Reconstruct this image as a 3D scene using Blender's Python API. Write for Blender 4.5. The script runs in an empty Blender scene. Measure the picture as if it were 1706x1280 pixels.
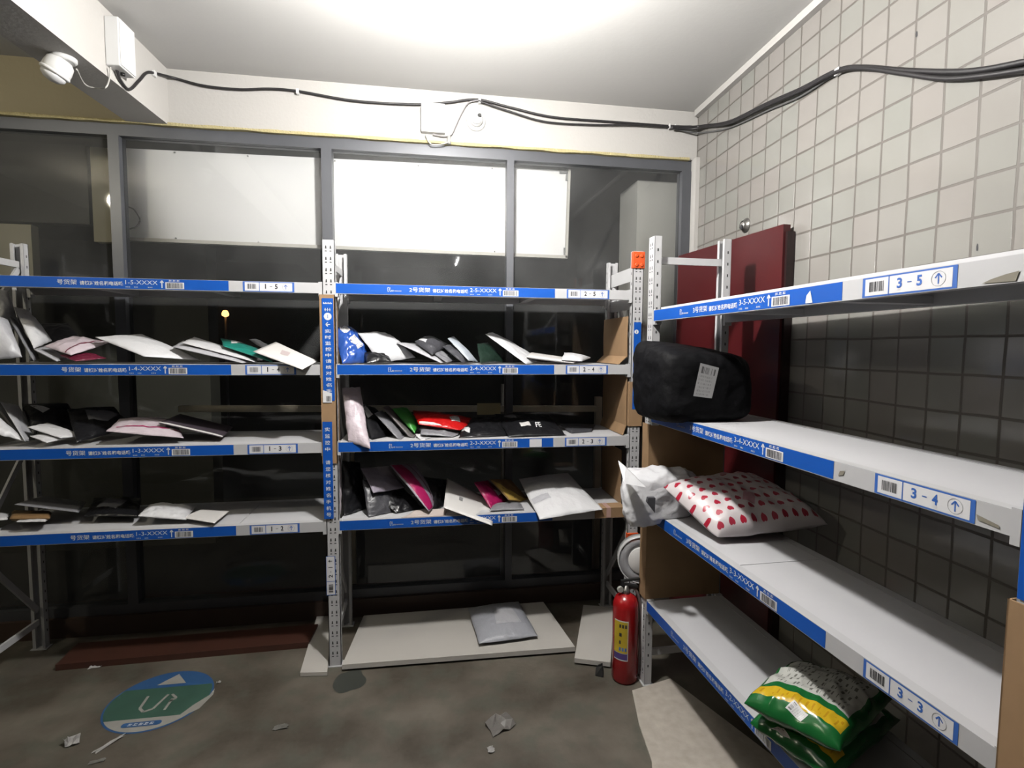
import bpy, bmesh, math, random
from mathutils import Vector, Matrix, noise
SC = bpy.context.scene
COL = SC.collection
rnd = random.Random(7)

# ------------------------------------------------------------------ camera, world, exposure, lamps
W, H = 1706, 1280
F_PX, YAW, PITCH, ROLL, EYE = 883.16, 0.1605, -0.0685, -0.006, 1.5199
def to_cam(v):
    x, y, z = v
    c, s = math.cos(YAW), math.sin(YAW); x, y = x*c - y*s, x*s + y*c
    c, s = math.cos(PITCH), math.sin(PITCH); y, z = y*c + z*s, -y*s + z*c
    c, s = math.cos(ROLL), math.sin(ROLL); x, z = x*c - z*s, x*s + z*c
    return (x, y, z)
M3 = Matrix([to_cam(e) for e in ((1,0,0),(0,1,0),(0,0,1))]).transposed()   # world -> (right, forward, up)
RIGHT, FWD, UP = Vector(M3[0]), Vector(M3[1]), Vector(M3[2])
EYEV = Vector((0, 0, EYE))
cam_data = bpy.data.cameras.new('camera'); cam = bpy.data.objects.new('camera', cam_data); COL.objects.link(cam)
cam_data.sensor_fit = 'HORIZONTAL'; cam_data.sensor_width = 36.0; cam_data.lens = F_PX*36.0/W
cam_data.clip_start = 0.02; cam_data.clip_end = 100
cm = Matrix((RIGHT, UP, -FWD)).transposed().to_4x4(); cm.translation = EYEV
cam.matrix_world = cm
SC.camera = cam
def ray(px, py): return RIGHT*((px-W/2)/F_PX) + FWD + UP*(-(py-H/2)/F_PX)
def at(px, py, y): r = ray(px, py); return EYEV + r*(y/r.y)               # point of the place seen at a pixel, at depth y
def atz(px, py, z): r = ray(px, py); return EYEV + r*((z-EYE)/r.z)        # ... at height z
def atx(px, py, x): r = ray(px, py); return EYEV + r*(x/r.x)
def pix(p):
    q = Vector(p)-EYEV; d = q.dot(FWD)
    return (W/2+F_PX*q.dot(RIGHT)/d, H/2-F_PX*q.dot(UP)/d)

world = bpy.data.worlds.new('night'); SC.world = world; world.use_nodes = True
world.node_tree.nodes['Background'].inputs[0].default_value = (0.10, 0.13, 0.18, 1)
world.node_tree.nodes['Background'].inputs[1].default_value = 0.015
SC.view_settings.view_transform = 'Standard'; SC.view_settings.look = 'None'
SC.view_settings.gamma = 1.0; SC.view_settings.use_curve_mapping = False
SC.view_settings.exposure = 1.0
LAMP_MAIN, LAMP_REAR, LAMP_LEFT = 1020.0, 60.0, 170.0      # emission of the bulbs

# ------------------------------------------------------------------ materials
MATS = {}
K = .55                                                     # overall reflectance level of the place's paints and films
def nt(m): m.use_nodes = True; return m.node_tree
def mat(name, col, rough=0.5, metal=0.0, spec=0.5, bump=0.0, bscale=40.0, var=0.0, vscale=6.0, coat=0.0):
    if name in MATS: return MATS[name]
    col = tuple(c*K for c in col)
    m = bpy.data.materials.new(name); t = nt(m); b = t.nodes['Principled BSDF']
    b.inputs['Base Color'].default_value = (*col, 1); b.inputs['Roughness'].default_value = rough
    b.inputs['Metallic'].default_value = metal; b.inputs['Specular IOR Level'].default_value = spec
    b.inputs['Coat Weight'].default_value = coat
    tc = t.nodes.new('ShaderNodeTexCoord')
    if bump:
        n = t.nodes.new('ShaderNodeTexNoise'); n.inputs['Scale'].default_value = bscale; n.inputs['Detail'].default_value = 4
        bp = t.nodes.new('ShaderNodeBump'); bp.inputs['Strength'].default_value = bump; bp.inputs['Distance'].default_value = 0.01
        t.links.new(tc.outputs['Object'], n.inputs['Vector']); t.links.new(n.outputs['Fac'], bp.inputs['Height']); t.links.new(bp.outputs['Normal'], b.inputs['Normal'])
    n = t.nodes.new('ShaderNodeTexNoise'); n.inputs['Scale'].default_value = vscale; n.inputs['Detail'].default_value = 5
    mx = t.nodes.new('ShaderNodeMix'); mx.data_type = 'RGBA'
    k = 1-(var or 0.05)
    mx.inputs['A'].default_value = (*[c*k for c in col], 1); mx.inputs['B'].default_value = (*[min(1, c*(2-k)) for c in col], 1)
    t.links.new(tc.outputs['Object'], n.inputs['Vector']); t.links.new(n.outputs['Fac'], mx.inputs['Factor']); t.links.new(mx.outputs['Result'], b.inputs['Base Color'])
    MATS[name] = m; return m
def emis(name, col, strength):
    m = bpy.data.materials.new(name); t = nt(m); t.nodes.clear()
    e = t.nodes.new('ShaderNodeEmission'); e.inputs[0].default_value = (*col, 1); e.inputs[1].default_value = strength
    o = t.nodes.new('ShaderNodeOutputMaterial'); t.links.new(e.outputs[0], o.inputs[0]); MATS[name] = m; return m
class X:                                                    # tiny expression -> math nodes
    def __init__(s, t, o): s.t, s.o = t, o
    def op(s, k, *a):
        n = s.t.nodes.new('ShaderNodeMath'); n.operation = k
        for i, v in enumerate((s,)+a):
            if isinstance(v, X): s.t.links.new(v.o, n.inputs[i])
            else: n.inputs[i].default_value = v
        return X(s.t, n.outputs[0])
    def __add__(s, b): return s.op('ADD', b)
    def __sub__(s, b): return s.op('SUBTRACT', b)
    def __mul__(s, b): return s.op('MULTIPLY', b)
    def lt(s, b): return s.op('LESS_THAN', b)
    def gt(s, b): return s.op('GREATER_THAN', b)
    def frac(s): return s.op('FRACT')
def uvxy(t):
    u = t.nodes.new('ShaderNodeUVMap'); u.uv_map = 'UVMap'
    s = t.nodes.new('ShaderNodeSeparateXYZ'); t.links.new(u.outputs[0], s.inputs[0])
    return X(t, s.outputs[0]), X(t, s.outputs[1])
def mixc(t, fac, a, b):
    n = t.nodes.new('ShaderNodeMix'); n.data_type = 'RGBA'
    if isinstance(fac, X): t.links.new(fac.o, n.inputs['Factor'])
    else: n.inputs['Factor'].default_value = fac
    for k, v in (('A', a), ('B', b)):
        if isinstance(v, tuple): n.inputs[k].default_value = (*[c*K for c in v], 1)
        else: t.links.new(v, n.inputs[k])
    return n.outputs['Result']

STEEL = mat('white_painted_steel', (.58,.58,.59), .42, var=.05, vscale=9)
STEELD = mat('punched_hole_dark', (.03,.03,.03), .8)
BOARDW = mat('white_shelf_board', (.66,.66,.68), .45, var=.05, vscale=5)
BLUE = mat('blue_banner_film', (.005,.10,.50), .38, var=.06)
LBLUE = mat('label_blue', (.05,.16,.55), .4)
WHITE = mat('white_print', (.82,.82,.84), .45)
INK = mat('dark_ink', (.03,.03,.035), .5)
INKG = mat('grey_ink', (.3,.3,.3), .5)
KRAFT = mat('kraft_cardboard', (.36,.22,.11), .8, var=.16, vscale=10)
ORANGE = mat('orange_plastic', (.75,.10,.02), .35)
PLASTER = mat('white_plaster', (.585,.565,.535), .9, bump=.15, bscale=60, var=.035, vscale=2.5)
CEIL = mat('ceiling_plaster', (.70,.69,.67), .92, bump=.05, bscale=50, var=.03, vscale=1.5)
YELLOWP = mat('yellowish_plaster', (.60,.53,.37), .9, bump=.2, bscale=50, var=.08, vscale=3)
FOAMY = mat('old_yellow_sealant', (.58,.50,.26), .9, bump=.6, bscale=120, var=.2, vscale=30)
FRAME = mat('dark_grey_aluminium', (.13,.135,.15), .4, metal=.3, var=.1)
def make_glass():
    m = bpy.data.materials.new('window_glass'); t = nt(m); t.nodes.clear()
    fr = t.nodes.new('ShaderNodeFresnel'); fr.inputs[0].default_value = 1.36
    tr = t.nodes.new('ShaderNodeBsdfTransparent'); tr.inputs[0].default_value = (.97,.975,.97,1)
    df = t.nodes.new('ShaderNodeBsdfDiffuse'); df.inputs[0].default_value = (.75,.76,.76,1)      # dust on the pane
    tcn = t.nodes.new('ShaderNodeTexCoord'); nz = t.nodes.new('ShaderNodeTexNoise'); nz.inputs['Scale'].default_value = 2.5; nz.inputs['Detail'].default_value = 6; t.links.new(tcn.outputs['Object'], nz.inputs['Vector'])
    dm = t.nodes.new('ShaderNodeMixShader'); du = X(t, nz.outputs['Fac'])*.05; t.links.new(du.o, dm.inputs[0]); t.links.new(tr.outputs[0], dm.inputs[1]); t.links.new(df.outputs[0], dm.inputs[2])
    gl = t.nodes.new('ShaderNodeBsdfGlossy'); gl.inputs['Roughness'].default_value = .03
    mx = t.nodes.new('ShaderNodeMixShader'); o = t.nodes.new('ShaderNodeOutputMaterial')
    t.links.new(fr.outputs[0], mx.inputs[0]); t.links.new(dm.outputs[0], mx.inputs[1]); t.links.new(gl.outputs[0], mx.inputs[2]); t.links.new(mx.outputs[0], o.inputs[0])
    return m
GLASS = make_glass()
def make_clear():
    m = bpy.data.materials.new('clear_plastic'); t = nt(m); t.nodes.clear()
    tr = t.nodes.new('ShaderNodeBsdfTransparent'); tr.inputs[0].default_value = (.75,.75,.75,1)
    gl = t.nodes.new('ShaderNodeBsdfPrincipled'); gl.inputs['Base Color'].default_value = (.4,.4,.42,1); gl.inputs['Roughness'].default_value = .15
    mx = t.nodes.new('ShaderNodeMixShader'); mx.inputs[0].default_value = .45; o = t.nodes.new('ShaderNodeOutputMaterial')
    t.links.new(tr.outputs[0], mx.inputs[1]); t.links.new(gl.outputs[0], mx.inputs[2]); t.links.new(mx.outputs[0], o.inputs[0])
    return m
CLEAR = make_clear()
TILE_S = .1118
def make_tiles():
    m = bpy.data.materials.new('glazed_wall_tile'); t = nt(m); b = t.nodes['Principled BSDF']
    tc = t.nodes.new('ShaderNodeTexCoord'); sp = t.nodes.new('ShaderNodeSeparateXYZ'); cb = t.nodes.new('ShaderNodeCombineXYZ')
    t.links.new(tc.outputs['Object'], sp.inputs[0]); t.links.new(sp.outputs[0], cb.inputs[0]); t.links.new(sp.outputs[2], cb.inputs[1])
    nz = t.nodes.new('ShaderNodeTexNoise'); nz.inputs['Scale'].default_value = 3.0
    va = t.nodes.new('ShaderNodeVectorMath'); va.operation = 'SCALE'; va.inputs['Scale'].default_value = .012
    vs = t.nodes.new('ShaderNodeVectorMath'); vs.operation = 'ADD'
    t.links.new(tc.outputs['Object'], nz.inputs['Vector']); t.links.new(nz.outputs['Color'], va.inputs[0]); t.links.new(va.outputs[0], vs.inputs[0]); t.links.new(cb.outputs[0], vs.inputs[1])
    br = t.nodes.new('ShaderNodeTexBrick'); br.offset = 0; br.squash = 1
    br.inputs['Scale'].default_value = 1; br.inputs['Brick Width'].default_value = TILE_S; br.inputs['Row Height'].default_value = TILE_S
    br.inputs['Mortar Size'].default_value = .0046; br.inputs['Mortar Smooth'].default_value = .3; br.inputs['Bias'].default_value = 0
    br.inputs['Color1'].default_value = (.33*K,.308*K,.288*K,1); br.inputs['Color2'].default_value = (.305*K,.308*K,.282*K,1); br.inputs['Mortar'].default_value = (.13*K,.115*K,.10*K,1)
    t.links.new(vs.outputs[0], br.inputs['Vector'])
    n2 = t.nodes.new('ShaderNodeTexNoise'); n2.inputs['Scale'].default_value = 14; n2.inputs['Detail'].default_value = 6
    t.links.new(tc.outputs['Object'], n2.inputs['Vector'])
    c = mixc(t, X(t, n2.outputs['Fac'])*.22, br.outputs['Color'], (.27,.255,.23))
    t.links.new(c, b.inputs['Base Color'])
    r = X(t, br.outputs['Fac'])*.5+.14; t.links.new(r.o, b.inputs['Roughness'])
    hgt = X(t, br.outputs['Fac'])*-1.0
    wv = t.nodes.new('ShaderNodeTexNoise'); wv.inputs['Scale'].default_value = 5.5; t.links.new(tc.outputs['Object'], wv.inputs['Vector'])
    hh = hgt+X(t, wv.outputs['Fac'])*.9
    bp = t.nodes.new('ShaderNodeBump'); bp.inputs['Strength'].default_value = .5; bp.inputs['Distance'].default_value = .004
    t.links.new(hh.o, bp.inputs['Height']); t.links.new(bp.outputs['Normal'], b.inputs['Normal'])
    return m
TILES = make_tiles()
def make_concrete():
    m = bpy.data.materials.new('worn_concrete'); t = nt(m); b = t.nodes['Principled BSDF']
    tc = t.nodes.new('ShaderNodeTexCoord')
    def nz(s, d=6): n = t.nodes.new('ShaderNodeTexNoise'); n.inputs['Scale'].default_value = s; n.inputs['Detail'].default_value = d; t.links.new(tc.outputs['Object'], n.inputs['Vector']); return X(t, n.outputs['Fac'])
    a = nz(2.2); c = nz(9); g = nz(45)
    k1 = ((a-.40)*4.2).op('MAXIMUM', 0).op('MINIMUM', 1)
    col = mixc(t, k1, (.048,.035,.022), (.185,.160,.128))
    k2 = ((c-.48)*4).op('MAXIMUM', 0).op('MINIMUM', .7)
    col = mixc(t, k2, col, (.075,.082,.06))
    col = mixc(t, g*.35, col, (.16,.145,.115))
    t.links.new(col, b.inputs['Base Color']); b.inputs['Roughness'].default_value = .62
    bp = t.nodes.new('ShaderNodeBump'); bp.inputs['Strength'].default_value = .25; bp.inputs['Distance'].default_value = .006
    t.links.new((c+g*.4).o, bp.inputs['Height']); t.links.new(bp.outputs['Normal'], b.inputs['Normal'])
    return m
CONC = make_concrete()
def make_shiplabel():
    m = bpy.data.materials.new('printed_shipping_label'); t = nt(m); b = t.nodes['Principled BSDF']; b.inputs['Roughness'].default_value = .4
    u, v = uvxy(t)
    n = t.nodes.new('ShaderNodeTexWhiteNoise'); n.noise_dimensions = '1D'; t.links.new((u*38).op('FLOOR').o, n.inputs['W'])
    bars = X(t, n.outputs[0]).gt(.52)*v.gt(.72)*v.lt(.92)*u.gt(.12)*u.lt(.9)
    n2 = t.nodes.new('ShaderNodeTexNoise'); n2.inputs['Scale'].default_value = 26; cbn = t.nodes.new('ShaderNodeCombineXYZ')
    t.links.new(u.o, cbn.inputs[0]); t.links.new((v*9).op('FLOOR').o, cbn.inputs[1]); t.links.new(cbn.outputs[0], n2.inputs['Vector'])
    txt = X(t, n2.outputs['Fac']).gt(.52)*(v*9).frac().gt(.45)*v.lt(.66)*v.gt(.06)*u.gt(.08)*u.lt(.8)
    c = mixc(t, bars*.85, (.78,.78,.79), (.05,.05,.05)); c = mixc(t, txt*.55, c, (.1,.1,.1))
    t.links.new(c, b.inputs['Base Color']); return m
SHIP = make_shiplabel()
def make_hearts():
    m = bpy.data.materials.new('white_film_red_hearts'); t = nt(m); b = t.nodes['Principled BSDF']; b.inputs['Roughness'].default_value = .33
    u, v = uvxy(t)
    a = u*10.5; r = v*7.6
    row = r.op('FLOOR'); sh = (row*.5).frac()
    x = ((a+sh).frac()-.5)*4.3; y = ((r.frac()-.5)*-4.3)+.15
    x2 = x*x; q = x2+y*y-1.0
    hrt = (q*q*q-x2*y*y*y).lt(0)
    n = t.nodes.new('ShaderNodeTexWhiteNoise'); n.noise_dimensions = '2D'; cb = t.nodes.new('ShaderNodeCombineXYZ')
    t.links.new((a+sh).op('FLOOR').o, cb.inputs[0]); t.links.new(row.o, cb.inputs[1]); t.links.new(cb.outputs[0], n.inputs['Vector'])
    heart = mixc(t, X(t, n.outputs[0])*.5, (.50,.012,.04), (.42,.05,.09))
    t.links.new(mixc(t, hrt, (.78,.72,.73), heart), b.inputs['Base Color']); return m
HEARTS = make_hearts()
def make_ricebag():
    m = bpy.data.materials.new('green_printed_bag_film'); t = nt(m); b = t.nodes['Principled BSDF']; b.inputs['Roughness'].default_value = .22
    u, v = uvxy(t)
    wob = t.nodes.new('ShaderNodeTexNoise'); wob.inputs['Scale'].default_value = 5; tc = t.nodes.new('ShaderNodeUVMap'); tc.uv_map = 'UVMap'; t.links.new(tc.outputs[0], wob.inputs['Vector'])
    vv = v+(X(t, wob.outputs['Fac'])-.5)*.05
    uu = u-.5
    yl = vv.gt(.09)*vv.lt(.215)*(uu.op('ABSOLUTE').lt(.46))
    arc = vv-(uu*uu)*-.35
    wh = arc.gt(.31)*arc.lt(.92)*uu.op('ABSOLUTE').lt(.43)
    g = mixc(t, X(t, wob.outputs['Fac'])*.6, (.010,.125,.03), (.018,.20,.045))
    c = mixc(t, yl, g, (.70,.46,.02)); c = mixc(t, wh, c, (.62,.62,.58))
    n2 = t.nodes.new('ShaderNodeTexNoise'); n2.inputs['Scale'].default_value = 30; cbn = t.nodes.new('ShaderNodeCombineXYZ')
    t.links.new(u.o, cbn.inputs[0]); t.links.new((arc*13).op('FLOOR').o, cbn.inputs[1]); t.links.new(cbn.outputs[0], n2.inputs['Vector'])
    tx = X(t, n2.outputs['Fac']).gt(.53)*(arc*13).frac().gt(.42)*wh*uu.op('ABSOLUTE').lt(.36)
    c = mixc(t, tx*.75, c, (.06,.06,.05))
    n3 = X(t, n2.outputs['Fac']).gt(.55)*yl*vv.gt(.115)*vv.lt(.19)
    c = mixc(t, n3*.6, c, (.45,.2,.01))
    t.links.new(c, b.inputs['Base Color']); return m
RICE = make_ricebag()

def film(name, col, rough=.4, var=.06, bump=.55, bscale=24): return mat(name, col, rough, spec=.4, bump=bump, bscale=bscale, var=var, vscale=12)
F_WHITE = film('white_mailer_film', (.78,.78,.80), .42)
F_GREYW = film('grey_white_mailer_film', (.55,.55,.58), .4)
F_GREY = film('grey_mailer_film', (.25,.25,.27), .42)
F_DGREY = film('charcoal_mailer_film', (.075,.075,.085), .38)
F_BLACK = film('black_mailer_film', (.012,.012,.014), .3)
F_PINK = film('pinkish_white_film', (.66,.57,.62), .42)
F_LAV = film('lavender_film', (.40,.36,.43), .4)
F_MAG = film('magenta_film', (.42,.012,.11), .38)
F_MAROON = film('maroon_film', (.16,.015,.04), .4)
F_TEAL = film('teal_film', (.012,.22,.17), .45)
F_GREEN = film('bright_green_film', (.06,.36,.05), .35)
F_DGREEN = film('dark_green_film', (.012,.03,.02), .35)
F_RED = film('red_film', (.62,.012,.012), .3)
F_BLUE = film('blue_film', (.03,.10,.42), .25)
F_SHINY = film('silvery_white_film', (.85,.85,.88), .25)
P_CARD = mat('white_card', (.78,.76,.74), .6)
P_CREAM = mat('cream_card', (.60,.52,.48), .7)
P_YELLOW = mat('yellow_kraft_paper', (.55,.36,.07), .7, var=.1)
P_BROWN = mat('brown_kraft_paper', (.22,.12,.04), .75, var=.1)

# ------------------------------------------------------------------ mesh helpers
def link(name, me, m=None, parent=None, mats=None):
    o = bpy.data.objects.new(name, me); COL.objects.link(o)
    for q in (mats or ([m] if m else [])): me.materials.append(q)
    if parent: o.parent = parent
    return o
def tag(o, label=None, cat=None, group=None, kind=None):
    for k, v in (('label', label), ('category', cat), ('group', group), ('kind', kind)):
        if v: o[k] = v
    return o
def empty(name, loc=(0,0,0), rz=0.0):
    o = bpy.data.objects.new(name, None); COL.objects.link(o); o.location = loc; o.rotation_euler = (0,0,rz); o.empty_display_size = .05; return o
class MB:
    """collects boxes, tubes, polygons; build() links them as ONE mesh object"""
    def __init__(s): s.bm = bmesh.new(); s.mi = 0
    def box(s, x0, x1, y0, y1, z0, z1):
        v = [s.bm.verts.new((x, y, z)) for z in (z0, z1) for y in (y0, y1) for x in (x0, x1)]
        for f in ((0,2,3,1),(4,5,7,6),(0,1,5,4),(2,6,7,3),(0,4,6,2),(1,3,7,5)):
            s.bm.faces.new([v[i] for i in f]).material_index = s.mi
        return s
    def hexa(s, p):                                         # 8 points: bottom ring 0-3, top ring 4-7
        v = [s.bm.verts.new(q) for q in p]
        for f in ((3,2,1,0),(4,5,6,7),(0,1,5,4),(1,2,6,5),(2,3,7,6),(3,0,4,7)):
            s.bm.faces.new([v[i] for i in f]).material_index = s.mi
        return s
    def bar(s, a, b, w, h, up=(0,0,1)):                     # rectangular bar from a to b
        a, b = Vector(a), Vector(b); d = (b-a).normalized(); u = Vector(up); x = d.cross(u)
        if x.length < 1e-4: x = d.cross(Vector((1,0,0)))
        x.normalize(); u = x.cross(d).normalized()
        return s.hexa([a-x*w/2-u*h/2, a+x*w/2-u*h/2, b+x*w/2-u*h/2, b-x*w/2-u*h/2, a-x*w/2+u*h/2, a+x*w/2+u*h/2, b+x*w/2+u*h/2, b-x*w/2+u*h/2])
    def poly(s, pts): s.bm.faces.new([s.bm.verts.new(p) for p in pts]).material_index = s.mi; return s
    def tube(s, pts, r, n=8, smooth=True):
        pts = [Vector(p) for p in pts]; rings = []
        for i, p in enumerate(pts):
            d = (pts[min(i+1, len(pts)-1)]-pts[max(i-1, 0)]).normalized()
            x = d.cross(Vector((0,0,1)));
            if x.length < 1e-3: x = d.cross(Vector((0,1,0)))
            x.normalize(); y = x.cross(d)
            rr = r[i] if isinstance(r, (list, tuple)) else r
            rings.append([s.bm.verts.new(p+(x*math.cos(k*2*math.pi/n)+y*math.sin(k*2*math.pi/n))*rr) for k in range(n)])
        for i in range(len(rings)-1):
            for k in range(n):
                f = s.bm.faces.new([rings[i][k], rings[i][(k+1)%n], rings[i+1][(k+1)%n], rings[i+1][k]]); f.material_index = s.mi; f.smooth = smooth
        for rg in (rings[0][::-1], rings[-1]): s.bm.faces.new(rg).material_index = s.mi
        return s
    def lathe(s, prof, n=32, mtx=None, cap=True):           # prof [(r,z)]
        mtx = mtx or Matrix.Identity(4); rings = []
        for r, z in prof: rings.append([s.bm.verts.new(mtx @ Vector((r*math.cos(k*2*math.pi/n), r*math.sin(k*2*math.pi/n), z))) for k in range(n)])
        for i in range(len(rings)-1):
            for k in range(n):
                f = s.bm.faces.new([rings[i][k], rings[i][(k+1)%n], rings[i+1][(k+1)%n], rings[i+1][k]]); f.material_index = s.mi; f.smooth = True
        if cap:
            for rg in (rings[0][::-1], rings[-1]): s.bm.faces.new(rg).material_index = s.mi
        return s
    def build(s, name, m=None, parent=None, mats=None, bevel=0.0):
        bmesh.ops.recalc_face_normals(s.bm, faces=s.bm.faces[:])
        if bevel: bmesh.ops.bevel(s.bm, geom=s.bm.edges[:], offset=bevel, segments=2, affect='EDGES', profile=.5)
        me = bpy.data.meshes.new(name); s.bm.to_mesh(me); s.bm.free()
        return link(name, me, m, parent, mats)
def smooth_path(pts, k=8):                                  # Catmull-Rom
    P = [Vector(p) for p in pts]; out = []
    for i in range(len(P)-1):
        p0, p1, p2, p3 = P[max(i-1,0)], P[i], P[i+1], P[min(i+2,len(P)-1)]
        for j in range(k):
            t = j/k; out.append(.5*((2*p1)+(p2-p0)*t+(2*p0-5*p1+4*p2-p3)*t*t+(3*p1-p0-3*p2+p3)*t**3))
    return out+[P[-1]]

# ------------------------------------------------------------------ flat printed stickers (lettering, bar codes, arrows)
_tc, _ta = {}, {}
def text_polys(s, bold=0.0):
    key = (s, bold)
    if key not in _tc:
        cu = bpy.data.curves.new('lettering', 'FONT'); cu.body = s; cu.offset = bold; cu.resolution_u = 3; cu.fill_mode = 'FRONT'
        o = bpy.data.objects.new('lettering', cu); COL.objects.link(o)
        bpy.context.view_layer.update()
        me = bpy.data.meshes.new_from_object(o.evaluated_get(bpy.context.evaluated_depsgraph_get()))
        vs = [tuple(v.co) for v in me.vertices]; fs = [list(p.vertices) for p in me.polygons]
        bpy.data.objects.remove(o); bpy.data.curves.remove(cu); bpy.data.meshes.remove(me)
        xs = [v[0] for v in vs]; ys = [v[1] for v in vs]
        _tc[key] = ([((x-min(xs))/(max(xs)-min(xs)+1e-9), (y-min(ys))/(max(ys)-min(ys)+1e-9)) for x, y, _ in vs], fs); _ta[key] = (max(xs)-min(xs))/(max(ys)-min(ys)+1e-9)
    return _tc[key]
class Decal:
    """flat print in a plane: point(u, v, lift) = O + u*U + v*V + lift*N; every layer becomes one mesh"""
    def __init__(s, O, U, V): s.O, s.U, s.V = Vector(O), Vector(U), Vector(V); s.N = s.U.cross(s.V).normalized(); s.L = {}
    def P(s, u, v, h): return s.O+s.U*u+s.V*v+s.N*h
    def lay(s, part, m, h):
        if part not in s.L: s.L[part] = (bmesh.new(), [], h)
        bm, ms, hh = s.L[part]
        if m not in ms: ms.append(m)
        return bm, ms.index(m), hh
    def poly(s, part, m, pts, h, dh=0.0):
        bm, i, hh = s.lay(part, m, h); bm.faces.new([bm.verts.new(s.P(u, v, hh+dh)) for u, v in pts]).material_index = i
    def rect(s, part, m, u0, u1, v0, v1, h, dh=0.0): s.poly(part, m, [(u0,v0),(u1,v0),(u1,v1),(u0,v1)], h, dh)
    def text(s, part, m, txt, u0, u1, v0, v1, h, bold=0.0, dh=0.0, rot=0):
        bm, i, hh = s.lay(part, m, h); vs, fs = text_polys(txt, bold)
        if txt == '1': k = (v1-v0 if rot == 0 else u1-u0)*_ta[('1', bold)]*.5; u0, u1, v0, v1 = ((u0+u1)/2-k, (u0+u1)/2+k, v0, v1) if rot == 0 else (u0, u1, (v0+v1)/2-k, (v0+v1)/2+k)
        def mp(x, y):
            if rot == 90: x, y = 1-y, x
            return (u0+(u1-u0)*x, v0+(v1-v0)*y)
        vv = [bm.verts.new(s.P(*mp(x, y), hh+dh)) for x, y in vs]
        for f in fs:
            try: bm.faces.new([vv[k] for k in f]).material_index = i
            except ValueError: pass
    def disc(s, part, m, u, v, r, h, dh=0.0, n=20, sx=1.0): s.poly(part, m, [(u+sx*r*math.cos(k*2*math.pi/n), v+r*math.sin(k*2*math.pi/n)) for k in range(n)], h, dh)
    def ring(s, part, m, u, v, r0, r1, h, dh=0.0, n=20, a0=0, a1=2*math.pi):
        for k in range(n):
            a, b = a0+(a1-a0)*k/n, a0+(a1-a0)*(k+1)/n
            s.poly(part, m, [(u+r0*math.cos(a), v+r0*math.sin(a)),(u+r1*math.cos(a), v+r1*math.sin(a)),(u+r1*math.cos(b), v+r1*math.sin(b)),(u+r0*math.cos(b), v+r0*math.sin(b))], h, dh)
    def stroke(s, part, m, pts, w, h, dh=0.0):
        for (a, b), (c, d) in zip(pts, pts[1:]):
            L = math.hypot(c-a, d-b) or 1e-9; nx, ny = -(d-b)/L*w/2, (c-a)/L*w/2
            s.poly(part, m, [(a+nx,b+ny),(a-nx,b-ny),(c-nx,d-ny),(c+nx,d+ny)], h, dh)
    def arrow_up(s, part, m, u, v0, v1, w, h, dh=0.0, head=.4):
        t = (v1-v0)*.13; k = (v1-v0)*head
        s.rect(part, m, u-t/2, u+t/2, v0, v1-t*.7, h, dh)
        s.stroke(part, m, [(u-w/2, v1-k), (u, v1)], t, h, dh); s.stroke(part, m, [(u+w/2, v1-k), (u, v1)], t, h, dh)
    def bars(s, part, m, u0, u1, v0, v1, h, n=22, seed=1, dh=0.0, vertical=False):
        r = random.Random(seed); x = u0
        if vertical:
            x = v0
            while x < v1: w = (v1-v0)/n*r.choice((.4,.7,1.1)); s.rect(part, m, u0, u1, x, min(x+w, v1), h, dh); x += w+(v1-v0)/n*r.choice((.4,.6,.9))
            return
        while x < u1: w = (u1-u0)/n*r.choice((.4,.7,1.1)); s.rect(part, m, x, min(x+w, u1), v0, v1, h, dh); x += w+(u1-u0)/n*r.choice((.4,.6,.9))
    def build(s, root_part, parent):
        out = {}
        for name in [root_part]+[k for k in s.L if k != root_part]:
            bm, ms, _ = s.L[name]; me = bpy.data.meshes.new(name); bm.to_mesh(me); bm.free()
            out[name] = link(name.split('|')[0], me, None, parent if name == root_part else out[root_part], ms)
        return out[root_part]

# ------------------------------------------------------------------ the room
BACK, CEILZ, HEADZ = 3.0, 2.905, 2.63
def struct(o, label=None): o['kind'] = 'structure'; return o
struct(MB().box(-3.4, 1.75, -3.4, 3.2, -.12, 0).build('floor', CONC))
struct(MB().box(-3.4, 1.75, -3.4, 3.2, CEILZ, CEILZ+.12).build('ceiling', CEIL))
struct(MB().box(-1.40, 1.60, BACK, BACK+.2, HEADZ, CEILZ).build('wall_back', PLASTER))
struct(MB().box(-3.4, -1.40, BACK, BACK+.2, HEADZ, CEILZ).build('wall_back_left', YELLOWP))
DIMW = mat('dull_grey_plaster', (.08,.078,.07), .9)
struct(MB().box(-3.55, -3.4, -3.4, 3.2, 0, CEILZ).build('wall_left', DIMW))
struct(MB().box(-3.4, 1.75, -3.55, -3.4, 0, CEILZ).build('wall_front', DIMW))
wr = MB().box(-1.16, 5.3, 0, .15, -2.46, CEILZ-2.46).build('wall_right', TILES)
wr.location = (1.555, 1.866, 2.46); wr.rotation_euler = (0,0,-1.5937); struct(wr)
struct(MB().hexa([(-1.80,-3.3,HEADZ),(-1.545,-3.3,HEADZ),(-1.276,3.0,HEADZ),(-1.465,3.0,HEADZ),(-1.80,-3.3,CEILZ),(-1.545,-3.3,CEILZ),(-1.276,3.0,CEILZ),(-1.465,3.0,CEILZ)]).build('trim_ceiling_beam', PLASTER))
# pale plaster cove along the top of the tiled wall and down its window edge
cv = MB(); cv.hexa([(1.550,2.98,CEILZ-.035),(1.582,2.98,CEILZ-.035),(1.482,-1.3,CEILZ-.03),(1.450,-1.3,CEILZ-.03),(1.550,2.98,CEILZ),(1.582,2.98,CEILZ),(1.482,-1.3,CEILZ),(1.450,-1.3,CEILZ)])
struct(cv.build('trim_cove', PLASTER))
struct(MB().box(1.556, 1.60, 2.955, 3.06, 0, HEADZ+.002).build('trim_window_edge', PLASTER))
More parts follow.
